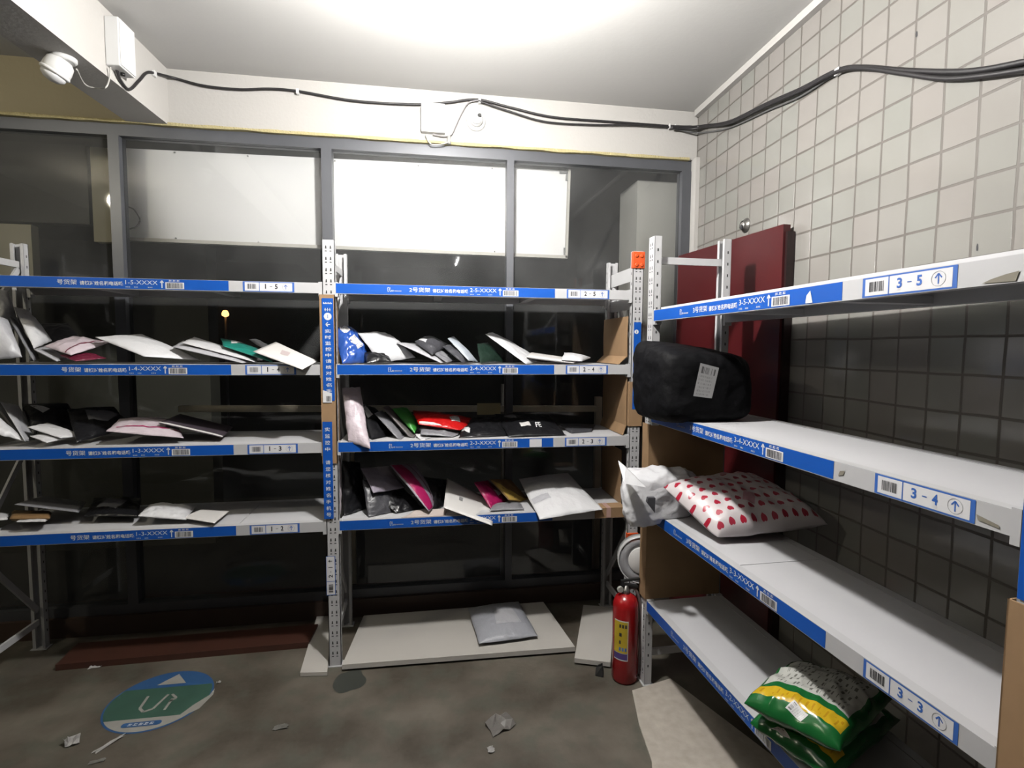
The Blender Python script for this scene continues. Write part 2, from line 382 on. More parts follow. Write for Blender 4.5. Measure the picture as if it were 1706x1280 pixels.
# ragged bead of yellowed sealant under the header
sb = MB(); xs = [-3.0+i*.03 for i in range(152)]
for a, b in zip(xs, xs[1:]):
    k = .002+.006*noise.noise((a*6, 2, 0)); k2 = .002+.006*noise.noise((b*6, 2, 0)); yy = .012+.006*noise.noise((a*9, 7, 1))
    sb.hexa([(a,BACK-yy,HEADZ-.004-k),(b,BACK-yy,HEADZ-.004-k2),(b,BACK+.02,HEADZ-.004-k2),(a,BACK+.02,HEADZ-.004-k),(a,BACK-yy,HEADZ+.006+k),(b,BACK-yy,HEADZ+.006+k2),(b,BACK+.02,HEADZ+.006+k2),(a,BACK+.02,HEADZ+.006+k)])
struct(sb.build('trim_sealant', FOAMY))
# window: frame, mullions, panes
win = struct(empty('window_1', (0, 3.0, 0)))
def wpart(name, mb, m): o = mb.build(name, m, win); o.location = (0, -3.0, 0); return o
fr = MB(); fr.box(-3.2, 1.556, 3.012, 3.075, HEADZ-.062, HEADZ-.003); fr.box(-3.2, 1.556, 3.012, 3.075, .10, .15)
wpart('frame_rail', fr, FRAME)
mull = [(-1.565,-1.515), (-.545,-.492), (.452,.492), (1.50,1.556)]
for a, b in mull: wpart('mullion', MB().box(a, b, 3.008, 3.078, .15, HEADZ-.062), FRAME)
ed = [-3.2]+[v for m_ in mull for v in m_]
for a, b in ((-3.2,-1.565), (-1.515,-.545), (-.492,.452), (.492,1.50)): wpart('glass_pane', MB().box(a, b, 3.042, 3.048, .15, HEADZ-.062), GLASS)
SILL = mat('brown_sill_stone', (.085,.05,.035), .6, var=.2, vscale=8)
struct(MB().box(-3.3, 1.556, 2.99, 3.2, 0, .10).build('trim_sill', SILL))
# outside, at night
GNDM = mat('dark_outside_ground', (.03,.032,.028), .9, var=.3, vscale=2); FARW = mat('dark_outside_wall', (.035,.04,.035), .9, var=.5, vscale=1.3)
struct(MB().box(-9, 9, 3.2, 12, -.22, -.1).build('ground_outside', GNDM))
struct(MB().box(-9, 9, 9, 9.3, -.1, 5).build('wall_outside', FARW))
struct(MB().box(1.30, 1.56, 3.20, 3.50, -.1, 2.56).build('trim_outside_pier', mat('grey_render', (.42,.41,.38), .9, var=.1)))
struct(MB().box(-9, -1.72, 4.6, 4.8, -.1, 2.32).build('wall_outside_left', mat('beige_render', (.10,.10,.08), .9, var=.2)))
# signboard seen from behind through the glass
sg = empty('signboard', (-.35, 3.13, 2.05)); tag(sg, 'long white signboard hanging outside behind the upper window glass', 'signboard')
SIGNM = mat('white_sign_panel', (.80,.79,.80), .5, var=.04, vscale=3)
def sgp(name, mb, m): o = mb.build(name, m, sg); o.location = (.35, -3.13, -2.05); return o
P0, P1, P2, P3 = at(208,247,3.13), at(949,284,3.13), at(944,431,3.13), at(208,401,3.13)
sgp('panel', MB().hexa([P3, P2, P2+Vector((0,.03,0)), P3+Vector((0,.03,0)), P0, P1, P1+Vector((0,.03,0)), P0+Vector((0,.03,0))]), SIGNM)
lip = MB(); lip.bar(P3+Vector((0,-.012,.006)), P2+Vector((0,-.012,.006)), .02, .018); lip.bar(P1+Vector((-.006,-.012,0)), P2+Vector((-.006,-.012,0)), .02, .014)
sgp('edge_strip', lip, mat('worn_sign_edge', (.5,.48,.44), .6))
for q in ((291,254),(413,260),(293,397),(431,404),(558,268),(697,276),(820,281),(563,412),(824,419),(938,427)):
    c = at(*q, 3.128); sgp('screw', MB().lathe([(.0045,-.004),(.0045,.003),(.002,.004)], 8, Matrix.Translation(c) @ Matrix.Rotation(math.pi/2, 4, 'X')), INKG)
for (a, b, c) in (((932,287),(945,287),(944,301)), ((925,427),(941,428),(941,413))):
    br_ = MB(); br_.bar(at(*a,3.121), at(*b,3.121), .008, .014); br_.bar(at(*b,3.121), at(*c,3.121), .008, .014); sgp('corner_bracket', br_, mat('grey_bracket', (.2,.2,.2), .5))
se = None; MB().bm.free(); sgp('end_panel', MB().box(at(152,300,3.3).x, at(190,300,3.3).x, 3.3, 3.36, at(170,403,3.3).z, at(170,246,3.3).z), mat('cream_sign_edge', (.52,.47,.34), .7))
dk = MB().box(at(-260,300,3.5).x, at(146,300,3.5).x, 3.5, 3.56, at(100,372,3.5).z, at(100,240,3.5).z).build('dark_sign_panel', mat('dark_sign_back', (.02,.02,.018), .5)); tag(dk, 'black panel outside behind the left window pane, with an added cream patch for a lit wall', 'panel')
MB().box(at(-260,300,3.5).x, at(47,300,3.5).x, 3.5, 3.56, at(40,476,3.5).z, at(40,374,3.5).z).build('lit_wall_stand_in', mat('lit_wall_cream', (.75,.70,.56), .7), dk)  # added cream patch standing for a lit wall that shows in the left pane
lw = MB(); lw.tube(smooth_path([at(214,345,3.09), at(224,350,3.10), at(233,366,3.10), at(227,378,3.10), at(214,382,3.09)]), .004)
tag(lw.build('loose_wire', mat('grey_wire', (.12,.12,.12), .5)), 'short grey wire loop sticking out beside the left window mullion', 'wire')
# things dimly seen outside the lower glass
rl = MB(); y0 = 3.35
for a, b in ((385,540),(690,800),(834,985)): rl.bar(at(a,681,y0), at(b,681,y0), .04, .035)
rb = MB(); rb.bar(at(300,681,y0), at(1000,681,y0), .05, .036)
rb.bar((-.46,y0,-.1),(-.46,y0,1.2),.04,.04); rb.bar((1.12,y0,-.1),(1.12,y0,1.2),.04,.04)
tag(rb.build('outside_rail', mat('pale_wood_rail', (.75,.66,.52), .8, var=.3, vscale=5)), 'pale horizontal rail outside behind the lower window glass', 'rail'); rl.bm.free()
MB().box(at(795,681,3.32).x, at(834,681,3.32).x, 3.318, 3.324, at(815,691,3.32).z, at(815,672,3.32).z).build('yellow_section', mat('pale_yellow_board', (.75,.62,.32), .7), [o_ for o_ in COL.objects if o_.name.startswith('outside_rail')][0])
pl = MB(); pl.tube([at(838,640,3.6)+Vector((0,0,0)), Vector((at(838,640,3.6).x, 3.6, -.1))], .014, 10)
tag(pl.build('outside_pole', mat('pale_metal_pole', (.35,.33,.30), .5)), 'thin pale upright pole outside behind the middle rack', 'pole')
yp = MB(); yp.tube([Vector((at(211,700,3.7).x,3.7,-.1)), Vector((at(211,700,3.7).x,3.7,1.15))], .02, 10)
tag(yp.build('outside_bollard', mat('yellow_paint', (.55,.47,.04), .5)), 'yellow upright post outside behind the left rack', 'post')
SLAMP = emis('orange_lamp_glow', (1,.42,.12), 2.2)
sl = empty('street_lamp', at(387,900,8.4)); sl.location.z = -.1; tag(sl, 'small orange street lamp far outside behind the left rack', 'lamp')
c = at(387,523,8.4)
MB().lathe([(.001,-.05),(.045,-.03),(.05,0),(.03,.045),(.001,.05)], 14).build('lamp_globe', SLAMP, sl).location = (0,0,c.z+.1)
MB().tube([(0,0,0),(0,0,c.z+.05)], .02, 8).build('lamp_pole', FRAME, sl)

# lamps of the room (above and behind the picture frame)
def bulb(name, loc, power, col, label, r=.055):
    e = empty(name, loc); tag(e, label, 'lamp')
    m = emis(name+'_glow', col, power)
    MB().lathe([(.001,-r*1.15),(r*.6,-r),(r,-r*.25),(r*.95,r*.3),(r*.5,r*.9),(r*.4,r*1.1)], 20).build('bulb', m, e)
    MB().lathe([(r*.42,r*1.1),(r*.42,r*2.0),(r*.8,r*2.1),(r*.8,CEILZ-loc[2])], 16).build('socket', STEEL, e)
bulb('ceiling_bulb', (.10, 1.66, 2.64), LAMP_MAIN, (1,.975,.94), 'bare white ceiling bulb above the aisle between the racks')
tl = empty('tube_lamp', (.44, -1.6, 2.74)); tag(tl, 'short white tube lamp on the ceiling near the front of the room', 'lamp')
MB().tube([(0,-.30,0),(0,.30,0)], .013, 12).build('tube', emis('tube_lamp_glow', (1,.97,.95), LAMP_REAR*.55), tl); MB().box(-.03,.03,-.32,.32,.02,CEILZ-2.74).build('fitting', STEEL, tl)
bulb('ceiling_bulb', (-2.5, 1.2, 2.70), LAMP_LEFT, (1,.92,.72), 'warm ceiling bulb beyond the ceiling beam on the left')

# ------------------------------------------------------------------ the racks
LEN = 1.4147; BH = .047
ZB = [1.807, 1.437, 1.077, .705]; Z3 = [1.683, 1.248, .817, .40]
def rack_post(x0, x1, yf, yb, face_front, top=2.0, holes=True):
    m = MB(); t = .003
    if face_front: ya, yc, s = yf, yf+.032, 1
    else: ya, yc, s = yb, yb-.032, -1
    m.box(x0, x1, min(ya, ya+s*t), max(ya, ya+s*t), 0, top)
    m.box(x0, x0+t, min(ya, yc), max(ya, yc), 0, top); m.box(x1-t, x1, min(ya, yc), max(ya, yc), 0, top)
    m.box(x0, x0+.014, yc-t/2, yc+t/2, 0, top); m.box(x1-.014, x1, yc-t/2, yc+t/2, 0, top)
    m.box(x0-.008, x1+.008, min(ya-s*.008, yc+s*.01), max(ya-s*.008, yc+s*.01), 0, .004)
    if holes:
        m.mi = 1; w = x1-x0; e = ya-s*.0008
        for c in (.32, .68):
            z = .06
            while z < top-.03:
                xx = x0+w*c
                m.poly([(xx-.0035,e,z),(xx+.0035,e,z),(xx+.002,e,z+.014),(xx-.002,e,z+.014)])
                m.poly([(xx-.005,e,z-.012),(xx+.005,e,z-.012),(xx+.004,e,z-.008),(xx-.004,e,z-.008)]); z += .05
        if not face_front or True:
            for xe in (x0-.0008, x1+.0008):
                z = .085; yy = (ya+yc)/2
                while z < top-.03: m.poly([(xe,yy-.003,z),(xe,yy+.003,z),(xe,yy+.003,z+.012),(xe,yy-.003,z+.012)]); z += .05
    return m
def end_frame(x, dep, ztop=1.90, diag=True):
    a, b = .03, dep-.03; m = MB()
    m.bar((x, a, ztop), (x, b, ztop), .012, .03); m2 = MB(); m2.bar((x, a, .14), (x, b, .14), .012, .03)
    out = [m, m2]
    if not diag: return out
    z = ztop-.02; fl = True
    while z > .5:
        d = MB(); z2 = z-.42
        d.bar((x, b if fl else a, z), (x, a if fl else b, max(z2,.16)), .01, .026); out.append(d); z = z2; fl = not fl
    return out
def logo(d, part, u, v, h, lift):                           # small line mark and a row of tiny unreadable characters
    w = h*.09
    d.stroke(part, WHITE, [(u, v+h*.5), (u+h*.12, v+h*.95), (u+h*.3, v+h*.8)], w, lift); d.stroke(part, WHITE, [(u+h*.08, v+h*.55), (u+h*.08, v), (u+h*.3, v)], w, lift)
    d.stroke(part, WHITE, [(u+h*.3, v+h*.55), (u+h*.42, v+h*.5)], w, lift); d.stroke(part, WHITE, [(u+h*.52, v+h*.95), (u+h*.5, v+h*.1), (u+h*.66, v), (u+h*.86, v+h*.05), (u+h*.86, v+h*.35)], w, lift)
    d.stroke(part, WHITE, [(u+h*.4, v+h*.8), (u+h*.66, v+h*.75)], w, lift)
    d.ring(part, WHITE, u+h*1.15, v+h*.16, h*.10, h*.17, lift, n=12)
    r = random.Random(3)
    for k in range(6):
        a = u+h*1.5+k*h*.26
        d.rect(part, WHITE, a, a+h*.20, v+h*.05, v+h*.10, lift); d.rect(part, WHITE, a+h*.04, a+h*.08, v+h*.03, v+h*.28, lift); d.rect(part, WHITE, a, a+h*.2, v+h*(.16+.06*r.random()), v+h*.24, lift)
def tiny_row(d, part, u0, u1, v, h, lift, n=3):
    for k in range(n):
        a = u0+(u1-u0)*k/n; w = (u1-u0)/n*.75
        d.rect(part, WHITE, a, a+w, v, v+h*.25, lift); d.rect(part, WHITE, a+w*.3, a+w*.45, v, v+h, lift); d.rect(part, WHITE, a+w*.1, a+w, v+h*.6, v+h*.85, lift)
def banner(par, zt, num, code, u0=0.003, faded=False, u1=1.0246):
    d = Decal((0, -.0006, 0), (1,0,0), (0,0,1)); b0, b1 = zt-BH+.002, zt-.001
    d.rect('banner', BLUE, u0, u1, b0, b1, 0)
    m = (b0+b1)/2
    if num: logo(d, 'lettering', .232, m-.009, .021, .0006); d.text('lettering', WHITE, num+'号货架', .331, .427, m-.0095, m+.0125, .0006, .006)
    else: d.text('lettering', WHITE, '号货架', .352, .427, m-.0095, m+.0125, .0006, .006)
    d.text('lettering', WHITE, '请核对姓名和电话哦', .438, .604, m-.010, m+.008, .0006, .018)
    d.text('lettering', WHITE, code, .613, .739, m-.003, m+.0145, .0006, .0)
    for a, b in ((.613,.632),(.646,.662),(.70,.72)): tiny_row(d, 'lettering', a, b, m-.0165, .005, .0006)
    d.arrow_up('lettering', WHITE, .756, m-.016, m+.016, .013, .0006, head=.3)
    tiny_row(d, 'lettering', .783, .83, m+.0125, .007, .0006, 3)
    d.rect('barcode_sticker', WHITE, .7695, .8445, b0+.003, m+.009, .0009); d.bars('barcode_sticker', INK, .776, .838, b0+.006, m+.006, .0009, 22, len(code)+int(zt*100), .0004)
    return d.build('banner', par)
def location_label(par, zt, txt, off=0.0, clean=True):
    d = Decal((off, -.0006, 0), (1,0,0), (0,0,1)); b0, b1 = zt-BH+.0015, zt-.0015; u0, u1 = 1.0833, 1.2995
    d.rect('location_label', LBLUE, u0, u1, b0, b1, 0); d.rect('location_label', WHITE, u0+.008, u1-.009, b0+.0035, b1-.0035, 0, .0004)
    d.rect('location_label', LBLUE, 1.151, 1.1535, b0, b1, 0, .0008)
    c = (b0+b1)/2
    d.bars('barcode', INK, u0+.019, u0+.056, c-.0105, c+.0115, .0008, 16, int(zt*100))
    a, b = txt.split('-')
    blue = LBLUE if clean else INK
    d.text('lettering', blue, a, 1.172, 1.184, c-.009, c+.0125, .0008, .03); d.rect('lettering', blue, 1.196, 1.206, c+.0005, c+.0025, .0008); d.text('lettering', blue, b, 1.217, 1.229, c-.009, c+.0125, .0008, .03)
    tiny_row(d, 'lettering', 1.172, 1.184, c-.014, .003, .0008, 3); tiny_row(d, 'lettering', 1.217, 1.229, c-.014, .003, .0008, 3)
    d.ring('arrow_mark', INKG, 1.263, c, .0140, .0148, .0008, n=28); d.arrow_up('arrow_mark', LBLUE, 1.263, c-.010, c+.010, .014, .0008, head=.42)
    return d.build('location_label', par)
def rack(name, label, origin, rz, zs, dep, num, codes, labels, L=LEN, left=True, loff=None, split=(), clean=False, right=True, postw=.056):
    r = empty(name, origin, rz); tag(r, label, 'shelving rack', 'storage racks')
    xr = L+.005
    if left:
        for ff in (True, False): rack_post(-.062, -.006, 0, dep, ff).build('post', None, r, [STEEL, STEELD])
        for m in end_frame(-.034, dep, diag=not clean): m.build('brace', STEEL, r)
    if right:
        for ff in (True, False): rack_post(xr, xr+postw, 0, dep, ff).build('post', None, r, [STEEL, STEELD])
        for m in end_frame(xr+.028, dep): m.build('brace', STEEL, r)
    for i, z in enumerate(zs):
        for ya, yb in ((0, .03), (dep-.03, dep)):
            b = MB(); b.box(0, L, ya, yb, z-BH, z)
            for xa, xb in ((-.004, .012), (L-.012, L+.004)): b.box(xa, xb, ya-.001 if ya else -.0004, yb+.001, z-BH-.014, z+.004)
            b.build('beam', STEEL, r)
        cuts = [.004]+[s for k, s in split if k == i]+[L-.004]
        for a, b in zip(cuts, cuts[1:]): MB().box(a+.0015, b-.0015, .031, dep-.031 if not (clean and i == 0) else dep+.135, z-.020+(.021 if (clean and i == 0) else 0), z-.001+(.014 if (clean and i == 0) else 0)).build('shelf_board', BOARDW, r)  # right rack's top board is extended at the back to shape the wall shadow
        for k in (.33, .66): MB().box(L*k-.02, L*k+.02, .031, dep-.031, z-.042, z-.0215).build('support_bar', STEEL, r)
        if codes[i]: banner(r, z, num, codes[i])
        if labels[i]: location_label(r, z, labels[i], (loff or [0]*4)[i], clean)
    return r
rack1 = rack('storage_rack', 'left storage rack with banners numbered 1, under the window', (-.407-LEN-.0605, 2.528, 0), 0, ZB, .40, '', ('1-5-XXXX','1-4-XXXX','1-3-XXXX','1-3-XXXX'), ('1-5','1-4','1-3','1-2'), split=((3, 1.03),))
rack2 = rack('storage_rack', 'middle storage rack with banners numbered 2, under the window', (-.407, 2.528, 0), 0, ZB, .40, '2', ('2-5-XXXX','2-4-XXXX','2-3-XXXX','2-2-XXXX'), ('2-5','2-4','2-3',''), left=False)
rack3 = rack('storage_rack', 'right storage rack with banners numbered 3, along the tiled wall', (.9638, 2.1629, 0), -1.5512, Z3, .36, '3', ('3-5-XXXX','3-4-XXXX','3-3-XXXX','3-2-XXXX'), ('3-5','3-4','3-3',''), L=1.43, loff=(0,.06,.056,0), split=((2, .62),), clean=True)
# paint chips and a scrap on rack faces
d = Decal((0,-.0006,0),(1,0,0),(0,0,1)); d.poly('torn_sticker', WHITE, [(.905,1.640),(.930,1.640),(.921,1.672),(.908,1.66)], .0012); d.build('torn_sticker', rack3)
d = Decal((0,-.0006,0),(1,0,0),(0,0,1)); d.rect('blank_sticker', WHITE, .905, .966, 1.033, 1.073, .0012); d.build('blank_sticker', rack2)
d = Decal((0,-.0006,0),(1,0,0),(0,0,1))
DIRT = mat('grime', (.25,.23,.18), .9)
for gp in ([(1.345,1.640),(1.40,1.638),(1.405,1.655),(1.385,1.652),(1.36,1.646)], [(1.04,1.215),(1.055,1.22),(1.06,1.232),(1.045,1.228)], [(1.362,1.222),(1.40,1.214),(1.402,1.208),(1.365,1.212)]):
    d = Decal((0,-.0006,0),(1,0,0),(0,0,1)); d.poly('grime_patch', DIRT, gp, .0008); d.build('grime_patch', rack3)
# vertical strips on the posts
def zrow(px, py, y): return at(px, py, y).z
def strip(par, x0, x1, y, z1, z0, chars, start, head=True, loc=(0,0,0)):
    d = Decal((-loc[0], y-loc[1], -loc[2]), (1,0,0), (0,0,1)); w = x1-x0; c = (x0+x1)/2
    d.rect('post_strip', BLUE, x0, x1, z0, z1, 0)
    if head:
        for k in range(8): d.rect('lettering', WHITE, x0+w*(.12+.1*k), x0+w*(.19+.1*k), z1-.026, z1-.018-.003*(k % 2), .0005)
        for k in range(3): a = x0+w*(.22+.2*k); d.rect('lettering', WHITE, a, a+w*.15, z1-.054, z1-.050, .0005); d.rect('lettering', WHITE, a+w*.05, a+w*.1, z1-.058, z1-.044, .0005)
        d.disc('lettering', WHITE, c, z1-.082, w*.34, .0005); d.text('lettering', LBLUE, '1', c-.003, c+.003, z1-.090, z1-.074, .0005, .01, .0004)
        d.stroke('lettering', WHITE, [(c+.010, z1-.118), (c-.010, z1-.118)], .004, .0005); d.stroke('lettering', WHITE, [(c, z1-.109), (c-.010, z1-.118), (c, z1-.127)], .004, .0005)
    n = len(chars); z = start; p = (start-z0-.004)/n
    for ch in chars:
        if ch != ' ': d.text('lettering', WHITE, ch, c-w*.26, c+w*.26, z-p*.80, z-p*.18, .0005, .01)
        z -= p
    return d.build('post_strip', par)
L1 = rack1.location
yS = 2.5205
zt, zb = zrow(545,497,yS), zrow(545,668,yS)
strip(rack1, at(537,560,yS).x, at(556,560,yS).x, yS, zt, zb, '实时监控中请核对姓名手机', zt-.135, True, L1)
zt2, zb2 = zrow(545,703,yS), zrow(545,865,yS)
s2 = strip(rack1, at(538.5,780,yS).x, at(554.5,780,yS).x, yS, zt2, zb2, '实监控中 请您核对姓名手机号', zt2-.02, False, L1)
d = Decal((-L1.x, yS-.0008-L1.y, 0), (1,0,0), (0,0,1)); xa, xb = at(538,660,yS).x, at(553,660,yS).x
d.poly('torn_label', WHITE, [(xa,zrow(545,671,yS)),(xb,zrow(545,671,yS)),(xb,zrow(545,655,yS)),((xa+xb)/2,zrow(545,653,yS)),(xa,zrow(545,650,yS))], 0); d.bars('torn_label', INK, xa+.016, xb-.004, zrow(545,669,yS), zrow(545,660,yS), 0, 8, 5, .0004); d.build('torn_label', rack1)
yL = 2.5265
d = Decal((-L1.x, yL-L1.y, 0), (1,0,0), (0,0,1)); xa, xb = at(543.5,960,yL).x, at(559,960,yL).x; za, zc = zrow(552,992,yL), zrow(552,927,yL)
d.rect('location_label', LBLUE, xa, xb, za, zc, 0); d.rect('location_label', WHITE, xa+.002, xb-.003, za+.003, zc-.002, 0, .0004); xm = (xa+xb)/2
d.bars('barcode', INK, xm-.010, xm+.010, za+.012, za+.052, .0008, 16, 3, 0, True)
d.rect('location_label', LBLUE, xa, xb, za+.066, za+.068, 0, .0008)
for ch, z in (('2', za+.085), ('1', za+.128)): d.text('lettering', INK, ch, xm-.010, xm+.009, z, z+.014, .0008, .02, 0, 90)
d.rect('lettering', INK, xm-.001, xm+.001, za+.109, za+.117, .0008)
d.stroke('arrow_mark', INK, [(xm+.007, za+.165),(xm-.009, za+.165)], .0025, .0008); d.stroke('arrow_mark', INK, [(xm-.003, za+.171),(xm-.009, za+.165),(xm-.003, za+.159)], .0025, .0008)
d.build('location_label', rack1)
# strip, caps and stickers on the middle rack's right posts
L2 = rack2.location
strip(rack2, at(1055,600,2.522).x, at(1067,600,2.522).x, 2.522, zrow(1060,537,2.522), zrow(1060,682,2.522), '   ', zrow(1060,600,2.522), False, L2)
d = Decal((-L2.x, 2.521-L2.y, 0), (1,0,0), (0,0,1)); c = at(1060.5,553,2.521); d.disc('round_mark', WHITE, c.x, c.z, .011, 0); d.rect('round_mark', LBLUE, c.x-.002, c.x+.002, c.z-.006, c.z+.006, 0, .0004)
a, b = at(1058,611,2.521), at(1069.5,594,2.521); d.rect('round_mark', WHITE, a.x, b.x, a.z, b.z, 0); tiny_row(d, 'marks', a.x+.004, b.x-.004, (a.z+b.z)/2, .012, .0006); d.build('round_mark', rack2)
def bx2(name, m, x0, x1, y0, y1, z0, z1, lab=None, bev=.003):
    o = MB().box(x0-L2.x, x1-L2.x, y0-L2.y, y1-L2.y, z0, z1).build(name, m, rack2, bevel=bev)
    if lab: o['label'] = lab
    return o
xp = L2.x+LEN+.005
cap = bx2('post_cap', ORANGE, xp-.004, xp+.060, 2.5215, 2.545, zrow(1060,447,2.52), zrow(1060,419,2.52), 'orange plastic post cap')
dd = MB()
for i in range(4): dd.lathe([(.009,0),(.009,.003),(.006,.004)], 14, Matrix.Translation((xp+.015+.027*(i % 2)-L2.x, 2.5218-L2.y, zrow(1060,440,2.52)-.004+.045*(i//2))) @ Matrix.Rotation(math.pi/2, 4, 'X'))
dd.build('cap_stud', ORANGE, rack2)
bx2('post_joiner', ORANGE, xp-.003, xp+.058, 2.5215, 2.545, zrow(1053,905,2.52), zrow(1053,889,2.52), 'orange plastic post joiner')
# wide plates of the middle rack's right end frame
for za, zb_ in ((1.86, 1.93), (1.72, 1.78)): MB().box(LEN+.025, LEN+.031, .03, .37, za, zb_).build('end_plate', STEEL, rack2)
# post strip and cardboard on the right rack's near post
def r3(u, v, z): return rack3.matrix_basis @ Vector((u, v, z))
d = Decal((0,-.0025,0),(1,0,0),(0,0,1)); d.rect('post_strip', BLUE, 1.437, 1.488, 1.10, 1.56, 0); tiny_row(d, 'marks', 1.45, 1.475, 1.3, .02, .0005); d.build('post_strip', rack3)

# cardboard panels tied into the racks
def card(name, label, mb, bevel=0): return tag(mb.build(name, KRAFT, bevel=bevel), label, 'cardboard', 'cardboard panels on the racks')
m = MB(); y0, y1 = 2.5225, 2.60; xa, xb = -.4755, -.4085
m.box(xa, xb, y0, y0+.003, .98, 1.755); m.box(xb-.003, xb, y0, y1, .98, 1.755)
card('cardboard_sleeve', 'kraft cardboard sleeve round the post between the left and middle racks', m)
def curved_panel(x, ya, yb, za, zb, bulge, lip):
    m = MB(); n = 12; t = .004; q = []
    for i in range(n+1):
        k = i/n; q.append((x-bulge*math.sin(k*math.pi*.9)-lip*max(0, 1-k*6), za+(zb-za)*k))
    for (xa_, z_a), (xb_, z_b) in zip(q, q[1:]): m.hexa([(xa_,ya,z_a),(xa_+t,ya,z_a),(xa_+t,yb,z_a),(xa_,yb,z_a),(xb_,ya,z_b),(xb_+t,ya,z_b),(xb_+t,yb,z_b),(xb_,yb,z_b)])
    return m
card('cardboard_sheet', 'curved kraft cardboard panel at the right end of shelf 2-4', curved_panel(.998, 2.545, 2.90, 1.440, 1.68, .004, .045))
card('cardboard_sheet', 'brown taped cardboard panel at the right end of shelf 2-3', curved_panel(1.000, 2.545, 2.90, 1.080, 1.38, .004, .018))
card('cardboard_sheet', 'brown cardboard panel standing at the right end of shelf 2-2', curved_panel(1.000, 2.60, 2.90, .708, .99, .004, .0))
# sleeve round the upper part of the middle rack's right post
m = MB(); m.box(xp-.004, xp+.062, 2.523, 2.5255, 1.128, 1.352); m.box(xp-.0065, xp-.004, 2.523, 2.585, 1.128, 1.352)
card('cardboard_sleeve', 'brown taped cardboard sleeve round the right post of the middle rack', m)
# folded cardboard lying on the 2-2 beam
m = MB(); m.box(.835, .995, 2.516, 2.519, .664, .712); m.box(.835, .995, 2.516, 2.60, .711, .715)
cf = card('cardboard_strip', 'folded kraft strip with pink tape over the right end of beam 2-2', m)
t_ = MB(); t_.box(.895,.918,2.5145,2.5155,.666,.7155); t_.box(.895,.918,2.5145,2.598,.7155,.7165); t_.build('tape', mat('pink_tape', (.6,.38,.33), .3), cf)
# left end of the right rack: cardboard sheets below shelves 3-4 and 3-3
def sheet3(label, z0, z1, v0=-.006, v1=.352, u=-.0045):
    m = MB(); p = [rack3.matrix_basis @ Vector(q) for q in ((u,v0,z0),(u+.003,v0,z0),(u+.003,v1,z0),(u,v1,z0),(u,v0,z1),(u+.003,v0,z1),(u+.003,v1,z1),(u,v1,z1))]
    m.hexa(p)
    p = [rack3.matrix_basis @ Vector(q) for q in ((-.067,v0-.002,z0),(u+.003,v0-.002,z0),(u+.003,v0+.001,z0),(-.067,v0+.001,z0),(-.067,v0-.002,z1),(u+.003,v0-.002,z1),(u+.003,v0+.001,z1),(-.067,v0+.001,z1))]
    m.hexa(p); return card('cardboard_sheet', label, m)
rack3.matrix_basis
sheet3('kraft cardboard panel closing the left end below shelf 3-4', .83, 1.19)
sheet3('kraft cardboard panel closing the left end between shelves 3-3 and 3-2, beside the fire extinguisher', .405, .768)
m = MB()
p = [rack3.matrix_basis @ Vector(q) for q in ((1.427,-.008,.20),(1.50,-.008,.20),(1.50,.36,.20),(1.427,.36,.20),(1.427,-.008,1.095),(1.50,-.008,1.095),(1.50,.36,1.095),(1.427,.36,1.095))]
a = [p[0],p[1],p[1]+(p[2]-p[1])*.01,p[0]+(p[3]-p[0])*.01]; b = [p[4],p[5],p[5]+(p[6]-p[5])*.01,p[4]+(p[7]-p[4])*.01]; m.hexa(a+b)
a = [p[0],p[0]+(p[1]-p[0])*.04,p[3]+(p[2]-p[3])*.04,p[3]]; b = [p[4],p[4]+(p[5]-p[4])*.04,p[7]+(p[6]-p[7])*.04,p[7]]; m.hexa(a+b)
card('cardboard_sleeve', 'tall kraft cardboard sleeve round the near post of the right rack', m)

